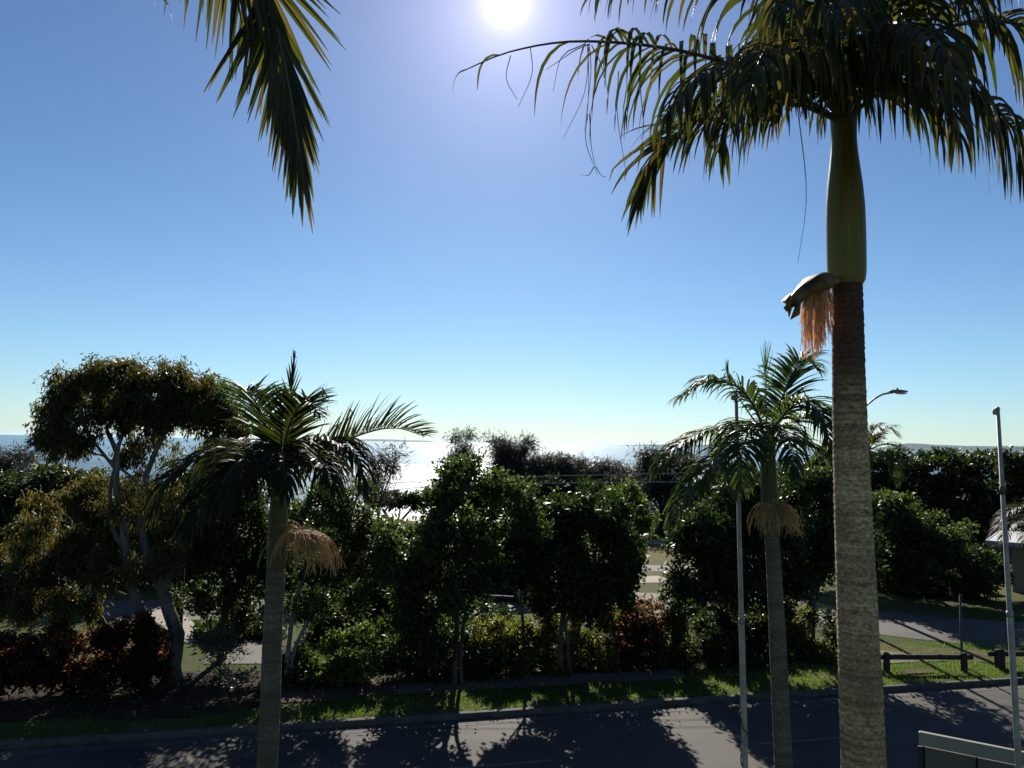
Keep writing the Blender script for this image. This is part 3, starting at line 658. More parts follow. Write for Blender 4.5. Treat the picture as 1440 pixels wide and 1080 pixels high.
# big gum tree at the left
gb = Vector((-9.05, 21.2, 0))
Y = 21.2
lim = [([gb + Vector((.15, 0, -.1)), P(236, 900, Y), P(212, 880, Y-.1), P(192, 845, Y-.2), P(178, 800, Y-.2)], 0.222, 0.105),
       ([P(178, 800, Y-.2), P(176, 760, Y-.2), P(170, 715, Y-.2), P(163, 680, Y-.1), P(165, 640, Y), P(150, 605, Y)], 0.126, 0.056),
       ([P(178, 775, Y-.2), P(160, 745, Y-.1), P(155, 690, Y), P(162, 655, Y+.1)], 0.081, 0.043),
       ([gb + Vector((-.05, .1, -.1)), P(250, 890, Y), P(238, 860, Y+.1), P(225, 820, Y+.2), P(205, 770, Y+.2), P(196, 715, Y+.3), P(212, 650, Y+.4), P(235, 605, Y+.4)], 0.222, 0.050),
       ([P(230, 835, Y+.1), P(255, 760, Y+.5), P(268, 690, Y+.8), P(290, 620, Y+1)], 0.096, 0.037),
       ([P(163, 660, Y), P(135, 625, Y-.3), P(112, 590, Y-.5)], 0.052, 0.025),
       ([P(158, 650, Y), P(142, 640, Y+.3), P(110, 636, Y+.6)], 0.033, 0.019),
       ([P(178, 838, Y-.2), P(150, 828, Y-.4), P(115, 838, Y-.7), P(80, 825, Y-.9)], 0.041, 0.012),
       ([P(160, 650, Y), P(175, 600, Y), P(185, 560, Y)], 0.059, 0.025)]
tree('gum_tree', 'tall spreading gum tree with pale forked limbs and rounded olive crown', 'tree', gb,
     [(105, 545, Y, 40, 32), (78, 590, Y-.3, 28, 38), (100, 610, Y-.5, 40, 32), (150, 530, Y, 38, 30), (195, 525, Y, 46, 30), (245, 535, Y+.4, 46, 32), (290, 560, Y+.8, 40, 34),
      (315, 600, Y+1, 34, 52), (160, 575, Y+.6, 46, 30, .8), (215, 575, Y+.5, 50, 34, .8), (265, 595, Y+.6, 44, 34, .8), (225, 625, Y+1, 36, 26, .5), (185, 640, Y+.5, 24, 24, .5), (300, 660, Y+1, 46, 40), (70, 622, Y-.3, 22, 20, .8), (190, 585, Y+.3, 60, 36, .6), (260, 560, Y+.9, 50, 40, .6), (120, 570, Y+.3, 50, 34, .6), (200, 690, Y+.8, 34, 34, .4), (250, 720, Y+.9, 40, 40, .5), (185, 760, Y+.7, 36, 36, .4), (330, 640, Y+1.2, 30, 40, .6), (175, 722, Y-.8, 26, 24, .35), (215, 790, Y-.8, 34, 26, .45), (150, 805, Y-.8, 30, 28, .4), (205, 690, Y-.6, 24, 22, .3), (240, 770, Y-.5, 26, 30, .35)],
     limbs=lim, leaf='gum_leaf', bk='gum_bark', ln=.16, wd=.045, per=80, crad=.36, nc=520, hang=.8, up=0, seed=2, twig=9, shell=.2, lobes=16)
tree('weeping_tree', 'low weeping olive tree with yellow tinged top at left of the pale limbs', 'tree', (-10.9, 22.6, 0),
     [(20, 850, 21.2, 40, 20, .6), (150, 790, 21.6, 36, 40), (112, 715, 21.6, 52, 40), (150, 735, 21.5, 30, 46), (60, 770, 21.3, 55, 48), (115, 785, 21.5, 56, 46), (40, 835, 21.3, 42, 42), (100, 845, 21.2, 42, 30), (15, 800, 21.5, 40, 50), (140, 690, 22, 30, 18, .6)],
     leaf='gum_leaf', bk='grey_bark', ln=.17, wd=.048, per=80, crad=.34, nc=230, hang=.8, up=0, seed=3, trunk=(.14, .08))
# dark dense trees behind the left palm
tree('broadleaf_tree', 'dense dark broadleaf tree directly behind the left palm trunk', 'tree', (-8.4, 23.2, 0),
     [(330, 700, 23.5, 70, 50), (300, 770, 23, 62, 60), (350, 800, 23, 66, 56), (290, 690, 24, 50, 44), (390, 745, 23.8, 46, 54), (305, 850, 22.8, 56, 34, .8), (360, 870, 23, 40, 26, .5)],
     leaf='dark_leaf', per=62, nc=250, seed=4, ln=.15, wd=.085, trunk=(.13, .08))
tree('broadleaf_tree', 'airy bluish green tree with slim twin stems right of the tan flower bunch', 'tree', G(406, 965),
     [(400, 800, 23, 36, 40, .7), (405, 850, 23, 36, 30, .7), (455, 715, 22, 42, 36), (490, 745, 22, 48, 50), (440, 790, 21.8, 40, 50), (500, 815, 21.8, 46, 46), (530, 770, 22.3, 34, 36), (450, 850, 21.6, 44, 32), (420, 740, 22, 30, 36, .6), (505, 690, 22.5, 22, 20, .5)],
     leaf='mid_leaf', per=50, nc=205, seed=5, ln=.14, wd=.075, crad=.34, shell=.3, bk='grey_bark',
     limbs=[([G(404, 965), P(404, 930, 20.9), P(415, 850, 21.3), P(440, 770, 21.8)], .07, .04), ([G(410, 966), P(412, 920, 21), P(440, 860, 21.4), P(485, 780, 21.9)], .06, .035)])
# two street trees on the verge
t6 = G(642, 962)
tree('street_tree', 'tall dark street tree on the verge left of centre in front of bright sea', 'tree', t6,
     [(652, 668, 21.3, 38, 24), (625, 694, 21.3, 28, 24, .7), (690, 680, 21.3, 28, 22, .7), (640, 730, 21.1, 52, 38), (715, 700, 21.5, 40, 32, .8), (600, 760, 20.9, 56, 48), (660, 790, 20.9, 56, 44), (720, 745, 21.3, 46, 40, .7), (570, 800, 20.7, 38, 40), (620, 835, 20.7, 58, 36), (700, 800, 21.1, 40, 34, .7), (545, 760, 20.9, 24, 28, .6), (600, 880, 20.9, 50, 34, .8), (560, 850, 20.7, 36, 34, .7), (590, 900, 20.7, 46, 26, .9)],
     leaf='mid_leaf', per=55, nc=330, seed=6, ln=.15, wd=.085, crad=.36, shell=.3, lobes=13,
     limbs=[([t6 + Vector((-.05, 0, -.1)), P(640, 930, 21.2), P(642, 860, 21.1), P(630, 780, 21.1)], .085, .05), ([t6 + Vector((.18, .05, -.1)), P(648, 940, 21.2), P(655, 860, 21.1), P(690, 780, 21.2)], .06, .04), ([P(642, 860, 21.1), P(648, 780, 21.2), P(652, 690, 21.3)], .05, .03), ([P(642, 870, 21.1), P(610, 830, 20.9), P(585, 780, 20.9)], .05, .03)])
t7 = W(1.59+4.38*0+1.5, 1.22); t7 = G(797, 951)
tree('street_tree', 'broad round crowned dark street tree on the verge right of centre', 'tree', t7,
     [(800, 715, 22.2, 44, 30), (850, 725, 22.2, 42, 32), (770, 745, 22.2, 36, 34, .8), (820, 765, 22.0, 62, 46), (870, 775, 22.2, 40, 46), (790, 810, 21.9, 54, 38), (850, 820, 22.0, 56, 36), (885, 800, 22.4, 24, 38), (750, 790, 21.9, 24, 30, .6), (775, 835, 22.6, 44, 30, .8), (825, 842, 22.8, 52, 28, .8), (880, 835, 22.6, 26, 24, .6)],
     leaf='dark_leaf', per=60, nc=310, seed=7, ln=.155, wd=.09, crad=.36, shell=.3, lobes=12,
     limbs=[([t7 + Vector((-.1, 0, -.1)), P(788, 930, 22.2), P(790, 880, 22.1), P(800, 790, 22.1)], .085, .05), ([t7 + Vector((.12, 0, -.1)), P(800, 935, 22.2), P(795, 880, 22.1), P(770, 800, 22.1)], .06, .04), ([P(790, 885, 22.1), P(820, 830, 22.1), P(850, 780, 22.2)], .055, .035)])
t8 = Vector((4.6, 33.2, 0))
tree('broadleaf_tree', 'fresh green bushy tree peeking out behind round dark crown', 'tree', t8,
     [(880, 705, 33, 28, 24), (872, 735, 33, 36, 34), (898, 750, 33, 16, 26)], leaf='bright_leaf', nc=110, per=60, seed=8, ln=.2, wd=.11, crad=.42)
# right hand dark tree with visible trunk
t13 = Vector((P(1138, 880, 25.4).x, 25.4, 0))
tree('broadleaf_tree', 'big dark rounded tree behind the flagpole and right palm', 'tree', t13,
     [(1130, 690, 25.6, 62, 30), (1060, 705, 25.1, 56, 34), (1010, 745, 24.6, 50, 44), (1085, 750, 24.6, 76, 50), (1150, 740, 25.4, 44, 50), (985, 795, 24.1, 44, 48), (1045, 810, 24.1, 62, 46), (1110, 800, 24.6, 62, 36), (960, 760, 24.6, 22, 28, .6), (1165, 790, 25.1, 24, 30, .6), (1200, 715, 25.6, 26, 28, .7), (1212, 755, 25.6, 28, 30, .8), (1205, 800, 25.6, 28, 28, .7)],
     leaf='dark_leaf', nc=420, per=60, seed=9, ln=.19, wd=.10, crad=.46, limbs=[([t13 + Vector((0, 0, -.1)), P(1140, 855, 25.5), P(1146, 825, 25.4), P(1120, 790, 25.1)], .18, .1), ([P(1146, 830, 25.4), P(1160, 800, 25.4), P(1150, 750, 25.4)], .1, .06), ([P(1130, 800, 25.1), P(1070, 790, 24.6), P(1030, 780, 24.3)], .1, .05)])
# layered spreading trees at the right
t14 = Vector((19.2, 36.5, 0))
tree('spreading_tree', 'layered spreading tree sloping down to right of the tallest trunk', 'tree', t14,
     [(1245, 705, 34, 36, 18), (1285, 725, 34, 46, 18), (1320, 750, 34, 46, 18), (1352, 778, 34, 34, 16), (1250, 750, 34, 44, 26), (1295, 775, 34, 50, 26), (1240, 790, 34, 40, 26), (1335, 800, 34, 44, 18), (1280, 805, 34, 50, 22)],
     leaf='mid_leaf', nc=330, per=55, seed=10, ln=.2, wd=.11, crad=.55, flat=.45, up=1.0, trunk=(.2, .12))
for i, (lab, bx, bl) in enumerate([
    ('flat layered dark tree on skyline right after the tallest trunk', (29.5, 57, 0), [(1275, 652, 56, 36, 22), (1310, 648, 56, 36, 18), (1260, 690, 56, 46, 26), (1315, 685, 56, 46, 26), (1235, 660, 56, 26, 26), (1290, 720, 55, 56, 30)]),
    ('dark skyline tree left of the thin right hand flagpole', (36.5, 58, 0), [(1375, 650, 57, 34, 20), (1345, 665, 57, 30, 20), (1395, 680, 57, 40, 28), (1350, 705, 56, 46, 30), (1405, 720, 56, 40, 26), (1395, 742, 52, 40, 18), (1360, 745, 52, 40, 20)]),
    ('dark tree at the right edge behind the white roofed house', (39, 52, 0), [(1435, 655, 52, 30, 20), (1470, 660, 52, 40, 30), (1440, 690, 52, 40, 28), (1430, 725, 51, 40, 22), (1480, 710, 52, 44, 40), (1435, 740, 50, 36, 14)])]):
    tree('spreading_tree', lab, 'tree', bx, bl, leaf='dark_leaf', nc=230, per=52, seed=20+i, ln=.32, wd=.18, crad=.85, flat=.5, up=1.0, trunk=(.28, .15), group='skyline trees at the right')
tree('broadleaf_tree', 'lit green topped tree between right palm and tallest trunk', 'tree', (16.2, 41, 0),
     [(1130, 668, 40, 44, 22), (1175, 680, 40, 36, 24), (1090, 690, 40, 40, 30), (1150, 710, 40, 60, 36)], leaf='mid_leaf', nc=190, per=52, seed=26, ln=.25, wd=.14, crad=.6)
tree('broadleaf_tree', 'small dark bush under the layered tree at right road edge', 'tree', (22.5, 35.2, 0), [(1385, 822, 34.5, 22, 14, .8), (1370, 800, 35, 26, 24), (1345, 825, 35, 34, 20), (1300, 835, 36, 40, 18), (1255, 830, 36, 34, 20)], leaf='dark_leaf', nc=120, per=50, seed=27, ln=.22, wd=.12, crad=.5)

# feathery coastal she-oaks in the middle distance
def sheoak(label, bx, bl, seed, nc=100, per=60, shell=.2, ln=.5):
    return tree('she_oak', label, 'tree', bx, bl, leaf='needle', bk='dark_bark', nc=int(nc*1.35), per=per, seed=seed, ln=ln, wd=.05, crad=.75, hang=.15, up=0, shell=shell, twig=9, trunk=(.16, .08), group='feathery trees along the beach')
def at(px, Y): v = P(px, 700, Y); return Vector((v.x, Y, -.1))
sheoak('feathery reddish she-oak, tallest top above the sea horizon', at(722, 60), [(720, 650, 60, 34, 22), (712, 625, 60, 30, 14, .5), (745, 625, 60, 18, 12, .35), (690, 620, 60, 14, 8, .2), (735, 660, 60, 34, 22)], 31, 120)
sheoak('thin wispy twig top floating above the horizon left of centre', at(648, 62), [(640, 614, 62, 12, 7, .5), (655, 612, 62, 12, 7, .5), (648, 645, 62, 20, 24, .5)], 32, 34, 40)
sheoak('grey brown she-oak in the row left of sparse bright gap', at(790, 60), [(785, 656, 60, 34, 16), (775, 670, 60, 40, 20), (808, 650, 60, 18, 10, .4), (762, 648, 60, 20, 12, .4)], 33, 110)
sheoak('sparse greyish she-oak with sea glinting through, centre right', at(858, 62), [(840, 664, 62, 34, 15, .7), (870, 666, 62, 30, 16, .7), (855, 680, 62, 40, 16), (820, 665, 62, 24, 18)], 34, 100, 55)
sheoak('dense dark she-oak right of centre beside hanging palm fronds', at(930, 60), [(925, 655, 60, 34, 24), (905, 675, 60, 30, 26), (950, 665, 60, 30, 30), (930, 700, 59, 52, 30), (945, 730, 58, 50, 22), (905, 640, 60, 18, 10, .5)], 35, 190, 70)
sheoak('dark she-oak left of the slender palm crown', at(1000, 58), [(985, 660, 58, 34, 24), (1015, 665, 58, 40, 30), (990, 700, 57, 50, 34), (1020, 730, 57, 40, 30), (970, 735, 57, 26, 18)], 36, 170, 70)
sheoak('bare greyish coastal tree with open branches near left palm tip', at(535, 46), [(545, 650, 46, 26, 20, .7), (520, 662, 46, 22, 18, .7), (560, 640, 46, 18, 12, .5), (530, 685, 46, 26, 18, .8), (505, 690, 46, 22, 18, .8)], 37, 30, 34, .3)
for k, (lab, px, py, Yv, bl) in enumerate([
  ('dark coastal scrub left of the dunes gap, behind the tall street tree', 650, 700, 57, [(640, 700, 57, 44, 20), (680, 705, 57, 34, 20)]),
  ('dark coastal scrub below the tallest reddish she-oak', 725, 695, 57, [(715, 692, 57, 36, 20), (750, 698, 57, 36, 22), (735, 715, 56, 40, 16)]),
  ('dark coastal scrub below the grey brown she-oak', 800, 690, 57, [(790, 690, 57, 36, 20), (825, 692, 57, 36, 20), (805, 715, 56, 44, 18)]),
  ('dark coastal scrub below the sparse greyish she-oak', 865, 695, 57, [(860, 692, 57, 34, 18), (890, 690, 57, 34, 24), (875, 718, 56, 44, 20)])]):
    tree('coastal_scrub', lab, 'shrub', (P(px, py, Yv).x, Yv, 0), bl, leaf='needle' if k % 2 else 'dark_leaf', nc=90, per=60, seed=330+k, ln=.34, wd=.12, crad=.75, trunk=(.12, .07), group='scrub along the beach')
tree('flat_top_tree', 'small flat topped tree with bare forked limbs before white water', 'tree', at(553, 52),
     [(530, 706, 52, 22, 9), (560, 702, 52, 26, 10), (588, 708, 52, 18, 9), (610, 700, 52, 16, 10, .7)], leaf='dark_leaf', nc=70, per=55, seed=38, ln=.28, wd=.15, crad=.6, flat=.5, up=.8,
     limbs=[([at(550, 52), P(553, 750, 52), P(550, 735, 52), P(538, 716, 52)], .16, .08), ([P(552, 748, 52), P(566, 730, 52), P(580, 714, 52)], .10, .06), ([P(558, 738, 52), P(562, 722, 52), P(562, 708, 52)], .07, .05)])
tree('broadleaf_tree', 'dark green canopy band along the shore at far left', 'tree', (-21, 37, 0),
     [(20, 685, 36, 50, 24), (75, 678, 36, 50, 22), (125, 675, 36, 40, 18), (30, 720, 35.5, 60, 28), (100, 715, 35.5, 60, 28), (150, 690, 36, 30, 20), (-30, 700, 36, 50, 40), (-10, 745, 35.5, 36, 18, .6), (30, 765, 33, 50, 24), (90, 760, 33, 50, 26), (140, 755, 33, 40, 26)],
     leaf='dark_leaf', nc=280, per=52, seed=39, ln=.24, wd=.14, crad=.62, flat=.5, up=1.0, trunk=(.2, .12))
sheoak('wispy she-oak against blue sea at the left edge', at(20, 48), [(10, 645, 48, 22, 16, .7), (40, 650, 48, 20, 14, .6), (20, 665, 48, 34, 16, .8), (-20, 650, 48, 24, 22)], 40, 60, 45)
tree('broadleaf_tree', 'dark leafy tree filling the gap behind gum tree limbs', 'tree', (-13, 35, 0),
     [(215, 700, 35, 50, 30), (260, 720, 35, 46, 40), (200, 745, 35, 44, 36), (180, 770, 34.5, 40, 24), (240, 770, 34.5, 44, 34), (200, 800, 34, 40, 26), (255, 805, 34, 40, 24)], leaf='dark_leaf', nc=230, per=52, seed=41, ln=.24, wd=.14, crad=.6)
tree('broadleaf_tree', 'low green tree behind the airy twin stemmed tree', 'tree', (-6.6, 33, 0),
     [(500, 770, 33, 40, 34), (545, 785, 33, 36, 30), (470, 800, 32.5, 40, 30), (440, 760, 33, 34, 36)], leaf='mid_leaf', nc=130, per=48, seed=42, ln=.22, wd=.12, crad=.55)

for k, (lab, px, py, Yv, rx, ry, lf) in enumerate([
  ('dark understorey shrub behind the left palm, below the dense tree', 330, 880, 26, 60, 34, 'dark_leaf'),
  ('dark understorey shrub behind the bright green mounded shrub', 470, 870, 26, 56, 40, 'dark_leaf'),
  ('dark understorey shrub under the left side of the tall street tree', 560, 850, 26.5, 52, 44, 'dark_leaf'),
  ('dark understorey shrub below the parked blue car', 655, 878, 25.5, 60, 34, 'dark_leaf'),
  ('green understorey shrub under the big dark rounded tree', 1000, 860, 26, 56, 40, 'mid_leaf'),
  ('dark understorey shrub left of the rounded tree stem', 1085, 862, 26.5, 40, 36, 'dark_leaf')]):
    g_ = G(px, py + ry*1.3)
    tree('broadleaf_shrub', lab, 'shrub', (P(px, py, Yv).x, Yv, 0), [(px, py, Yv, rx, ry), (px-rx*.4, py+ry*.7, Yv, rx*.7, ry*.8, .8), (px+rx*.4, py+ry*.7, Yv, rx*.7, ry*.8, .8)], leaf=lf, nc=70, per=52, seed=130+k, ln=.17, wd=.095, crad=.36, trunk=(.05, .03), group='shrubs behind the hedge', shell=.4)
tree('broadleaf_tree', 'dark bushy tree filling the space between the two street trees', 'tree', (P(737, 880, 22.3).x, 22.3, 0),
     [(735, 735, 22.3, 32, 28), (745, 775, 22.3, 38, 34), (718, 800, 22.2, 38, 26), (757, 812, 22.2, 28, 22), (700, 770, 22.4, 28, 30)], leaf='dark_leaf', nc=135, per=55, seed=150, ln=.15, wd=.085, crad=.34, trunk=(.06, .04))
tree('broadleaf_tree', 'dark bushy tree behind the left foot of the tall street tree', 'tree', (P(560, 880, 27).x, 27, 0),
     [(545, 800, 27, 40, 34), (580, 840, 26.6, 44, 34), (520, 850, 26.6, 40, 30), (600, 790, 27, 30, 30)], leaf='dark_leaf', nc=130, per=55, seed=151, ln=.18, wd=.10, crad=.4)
# hedge shrubs along the garden bed
def shrub(name, label, a, b, px, py, rx, ry, leaf, seed, nc=60, per=55, ln=.13, wd=.075, grp='shrubs in the roadside hedge', crad=.26, low=.8, extra=()):
    bs = W(a, b); Yv = bs.y
    top = P(px, py, Yv); h = top.z + ry*Yv/CF
    k = CF/Yv
    yb = 540 + (py - 540) ; gy = 962 - (px-640)*.022
    bl = [(px, py, Yv, rx, ry), (px - rx*.35, (py + gy)/2, Yv-.25, rx*.85, (gy-py)*.42, low), (px + rx*.35, (py + gy)/2+4, Yv-.3, rx*.85, (gy-py)*.42, low)] + [(e[0], e[1], Yv, e[2], e[3], e[4] if len(e) > 4 else 1) for e in extra]
    tree(name, label, 'shrub', (top.x, Yv, 0), bl, leaf=leaf, nc=nc, per=per, seed=seed, ln=ln, wd=wd, crad=crad, trunk=(.05, .03), group=grp, shell=.4, fork=(top.x, Yv, .3), up=.6)
def sh(name, label, px, py, rx, ry, leaf, seed, b=3.35, **k):
    bs = None
    # distance of the hedge line along this direction
    d = ray(px, 900); s = (18.72 + b)/(-.227*d.x + .974*d.y); p = d*s
    a = .974*p.x + .227*p.y
    shrub(name, label, a, b, px, py, rx, ry, leaf, seed, **k)
sh('copperleaf_shrub', 'copper red hedge shrub at the left picture edge', 8, 915, 50, 34, 'red_leaf', 51, nc=80)
sh('copperleaf_shrub', 'dark copper red shrub, second along left hedge', 75, 918, 50, 36, 'red_leaf', 52, nc=80)
sh('copperleaf_shrub', 'brightest red topped copper shrub left of the gum trunk', 150, 912, 50, 34, 'red_leaf', 53, nc=85)
sh('copperleaf_shrub', 'reddish shrub wrapped against the gum tree trunk base', 212, 905, 30, 34, 'red_leaf', 54, nc=60)
sh('twiggy_shrub', 'sparse grey green shrub right of the gum trunk', 312, 908, 36, 30, 'grey_leaf', 55, nc=34, per=40, ln=.10, wd=.035, low=.4)
sh('broadleaf_shrub', 'bright green mounded shrub between left palm and centre', 482, 915, 50, 30, 'bright_leaf', 56, nc=80, b=3.1)
sh('broadleaf_shrub', 'dark green shrub under the tall street tree', 575, 890, 56, 42, 'dark_leaf', 57, nc=100)
sh('croton_shrub', 'yellow and orange tipped croton shrub in hedge centre', 712, 880, 46, 34, 'croton_leaf', 58, nc=90)
sh('croton_shrub', 'green gold croton shrub right of the yellow one', 772, 885, 36, 34, 'croton_leaf', 59, nc=70)
sh('broadleaf_shrub', 'orange green croton shrub left of the red leaved one', 832, 880, 38, 36, 'croton_leaf', 60, nc=70)
sh('copperleaf_shrub', 'deep red hedge shrub right of centre below park lawn', 900, 872, 46, 36, 'red_leaf', 61, nc=95)
sh('broadleaf_shrub', 'spiky light green shrub just right of red one', 950, 865, 26, 40, 'mid_leaf', 62, nc=60, extra=((928, 832, 12, 16, .5),))
sh('broadleaf_shrub', 'dark shrub at the foot of the white flagpole', 1010, 892, 46, 38, 'dark_leaf', 63, nc=90)
sh('broadleaf_shrub', 'dark shrub between flagpole and slender palm trunk', 1070, 898, 40, 38, 'dark_leaf', 64, nc=80)
sh('broadleaf_shrub', 'yellow green leaved shrub left of tallest palm trunk', 1130, 900, 34, 38, 'croton_leaf', 65, nc=70)
sh('broadleaf_shrub', 'dark shrub hidden just behind tallest palm trunk', 1178, 895, 26, 36, 'dark_leaf', 66, nc=60)
sh('broadleaf_shrub', 'dark low shrub under the centre of the hedge', 655, 915, 40, 34, 'dark_leaf', 67, nc=70, b=3.2)
sh('broadleaf_shrub', 'dark green shrub beside the left palm trunk', 405, 935, 44, 22, 'dark_leaf', 68, nc=50, b=3.4)

# ------------------------------------------------------------------ ground, roads, sea
def grid(us, vs_, f):
    v = [f(a, b) for b in vs_ for a in us]; n = len(us)
    return v, [(j*n+i, j*n+i+1, (j+1)*n+i+1, (j+1)*n+i) for j in range(len(vs_)-1) for i in range(n-1)]
mb = MB()
rows = [(-60, -.02), (-7.2, -.02), (-6.25, -.02), (-6.2, -.17), (.05, -.17), (.1, -.005), (2, 0), (8, 0), (20, 0), (36, 0), (46, -.05), (52, -.7), (60, -1.5), (70, -2.2), (84, -2.75), (110, -3.4), (300, -8), (50000, -60)]
us = [-30000, -4000, -600, -200, -100, -50] + list(range(-40, 64, 8)) + [100, 200, 600, 4000, 30000]
v, f = grid(us, rows, lambda a, b: tuple(W(a, b[0], b[1] + (.05*math.sin(a*.9+b[0]) if b[0] > 46 and b[0] < 100 else 0))))
mb.add(v, f); tag(obj('ground', mb, MT['ground']), kind='structure')
mb = MB(); v, f = grid([-64000, -4000, -400, 0, 400, 4000, 64000], [52, 90, 200, 1000, 6000, 119000], lambda a, b: (a, b, -2.55))
mb.add(v, f); tag(obj('sea', mb, MT['sea']), kind='structure')
mb = MB(); R = random.Random(9); v = []
for k in range(121):
    x = -600 + k*10; v += [(x, 60, -2.53), (x, 330 + R.uniform(-25, 25) + 40*math.sin(x*.013), -2.53)]
mb.add(v, [(2*i, 2*i+2, 2*i+3, 2*i+1) for i in range(120)]); tag(obj('shallow_water', mb, MT['shallow']), kind='structure')
def sheet(name, poly, z, m, cuts=None):
    mb = MB(); mb.add([(p[0], p[1], z) for p in poly], [tuple(range(len(poly)))]); return tag(obj(name, mb, m), kind='structure')
def strip(name, path, w, z, m, wob=.06, seed=1):
    R = random.Random(seed); pts = spline([Vector((p[0], p[1], 0)) for p in path], 60); mb = MB(); v = []
    for i, p in enumerate(pts):
        t = (pts[min(59, i+1)]-pts[max(0, i-1)]).normalized(); n = Vector((-t.y, t.x, 0))
        ww = w[0] + (w[1]-w[0])*i/59 if isinstance(w, tuple) else w
        v += [tuple(p + n*(ww/2 + R.uniform(-wob, wob)) + Vector((0, 0, z))), tuple(p - n*(ww/2 + R.uniform(-wob, wob)) + Vector((0, 0, z)))]
    mb.add(v, [(2*i, 2*i+1, 2*i+3, 2*i+2) for i in range(59)]); return tag(obj(name, mb, m), kind='structure')
mb = MB(); v, f = grid([-120, -30, -10, 0, 10, 30, 120], [-6.0, -3, 0.0], lambda a, b: tuple(W(a, b, -.12))); mb.add(v, f); tag(obj('road', mb, MT['asphalt']), kind='structure')
mb = MB(); v, f = grid([-120, -30, 0, 30, 120], [-.42, -.02], lambda a, b: tuple(W(a, b, -.115))); mb.add(v, f); tag(obj('gutter', mb, MT['asphalt_old']), kind='structure')
def kerb(name, t0, t1):
    mb = MB(); prof = [(t0, -.2), (t0, -.01), (t0+.03, .018), (t1, .02), (t1, -.2)]
    us = list(range(-60, 61, 3)); v = [tuple(W(a, p[0], p[1])) for a in us for p in prof]; n = 5
    mb.add(v, [(i*n+j, i*n+j+1, (i+1)*n+j+1, (i+1)*n+j) for i in range(len(us)-1) for j in range(4)]); tag(obj(name, mb, MT['kerb']), kind='structure')
kerb('kerb', -.02, .15); kerb('kerb', -6.25, -6.02)
mb = MB()
R = random.Random(2)
a = 1.7-7.8*4
while a < 32:                            # broken line painted on the road
    v, f = grid([a + .25*i for i in range(13)], [-2.74, -2.67], lambda q, b: tuple(W(q, b + R.uniform(-.012, .012), -.116))); mb.add(v, f); a += 7.8
tag(obj('lane_marking', mb, MT['paint_white']), kind='structure')
mb = MB()
def mark(pts, w):
    p = [G(q[0], q[1], -.116) for q in pts]
    for i in range(len(p)-1):
        t = (p[i+1]-p[i]).normalized(); n = Vector((-t.y, t.x, 0))*w/2; e = t*w*.3
        mb.add([p[i]+n-e, p[i]-n-e, p[i+1]-n+e, p[i+1]+n+e], [(0, 1, 2, 3)])
mark([(1070, 1064), (1052, 1065)], .035); mark([(1046, 1065), (1041, 1068), (1042, 1073), (1047, 1077)], .035); mark([(1055, 1078), (1059, 1080)], .03)
tag(obj('survey_mark', mb, MT['paint_white']), kind='structure')
mb = MB(); v, f = grid(list(range(-1, 11, 1)), [1.75, 2.6], lambda a, b: tuple(W(a, b + .05*math.sin(a*1.7+b), .006))); mb.add(v, f); tag(obj('footpath', mb, MT['concrete']), kind='structure')
mb = MB(); v, f = grid(list(range(-60, 11, 1)), [2.9, 4.6], lambda a, b: tuple(W(a, b + .22*math.sin(a*1.3+b*3), .010))); mb.add(v, f); v, f = grid([-60 + k for k in range(60)], [1.15, 2.88], lambda a, b: tuple(W(a, b + .25*math.sin(a*1.1+b*2) + .12*math.sin(a*3.1), .008))); mb.add(v, f); tag(obj('garden_bed', mb, MT['mulch']), kind='structure')
strip('park_road', [(60, 24), (30, 26.6), (20, 27.6), (14.5, 29.4), (10, 31.8), (4, 32.6), (-4, 31), (-13, 29.6), (-22, 30.5), (-50, 36)], (6.0, 2.0), .012, MT['asphalt_old'], .1)
sheet('dirt_apron', [(11.6, 24.9), (13.2, 24.3), (15.5, 24.3), (22, 24.1), (22, 24.9), (16.5, 25.3), (14.2, 26.0), (12.4, 26.6), (11.2, 26.4)], .016, MT['dirt'])
sheet('paved_apron', [(10.3, 24.2), (11.7, 24.0), (13.7, 24.45), (12.9, 25.2), (11.6, 25.7), (10.2, 25.6)], .020, MT['concrete'])
strip('park_path', [(-30, 39.5), (-10, 40.5), (0, 41), (10, 41.6), (40, 43)], 2.0, .012, MT['asphalt_old'], .05)
sheet('concrete_pad', [G(880, 811), G(926, 810), G(949, 818.5), G(924, 819.5), G(880, 820.5)], .014, MT['concrete_pale'])
sheet('concrete_pad', [G(180, 865), G(226, 858), G(262, 868), G(300, 900), G(255, 905)], .022, MT['concrete_pale'])
sheet('path_spur', [G(285, 934), G(300, 902), G(395, 900), G(400, 934)], .018, MT['asphalt_old'])
sheet('dirt_patch', [G(385, 960), G(470, 952), G(560, 962), G(555, 976), G(470, 985), G(385, 990)], .019, MT['dirt'])
sheet('sand_patch', [(0, 53), (6.2, 52.6), (7.4, 51.9), (8.6, 52.0), (9.8, 51.6), (10.6, 51.9), (11, 53), (9.6, 54.3), (8.0, 54.9), (5, 55.4), (0, 55.2)], .012, MT['sand'])
sheet('pit_lid', [G(1272, 943), G(1306, 942), G(1313, 947), G(1274, 949)], .03, MT['dirt'])
# low tide bars break the bright water
for i, (y, x0, x1, wv) in enumerate([(205, -60, 8, 5), (128, -32, 6, 3.0), (112, -60, -6, 2.0)]):
    mb = MB(); R = random.Random(i); n = 40
    v = []
    for k in range(n+1):
        x = x0 + (x1-x0)*k/n; w = wv*math.sin(math.pi*k/n)**.5*R.uniform(.6, 1.2)
        v += [(x, y-w/2, -2.56), (x, y, -2.40), (x, y+w/2, -2.56)]
    mb.add(v, [(3*k+j, 3*k+3+j, 3*k+4+j, 3*k+1+j) for k in range(n) for j in (0, 1)]); tag(obj('sand_bar', mb, MT['ground']), kind='structure')
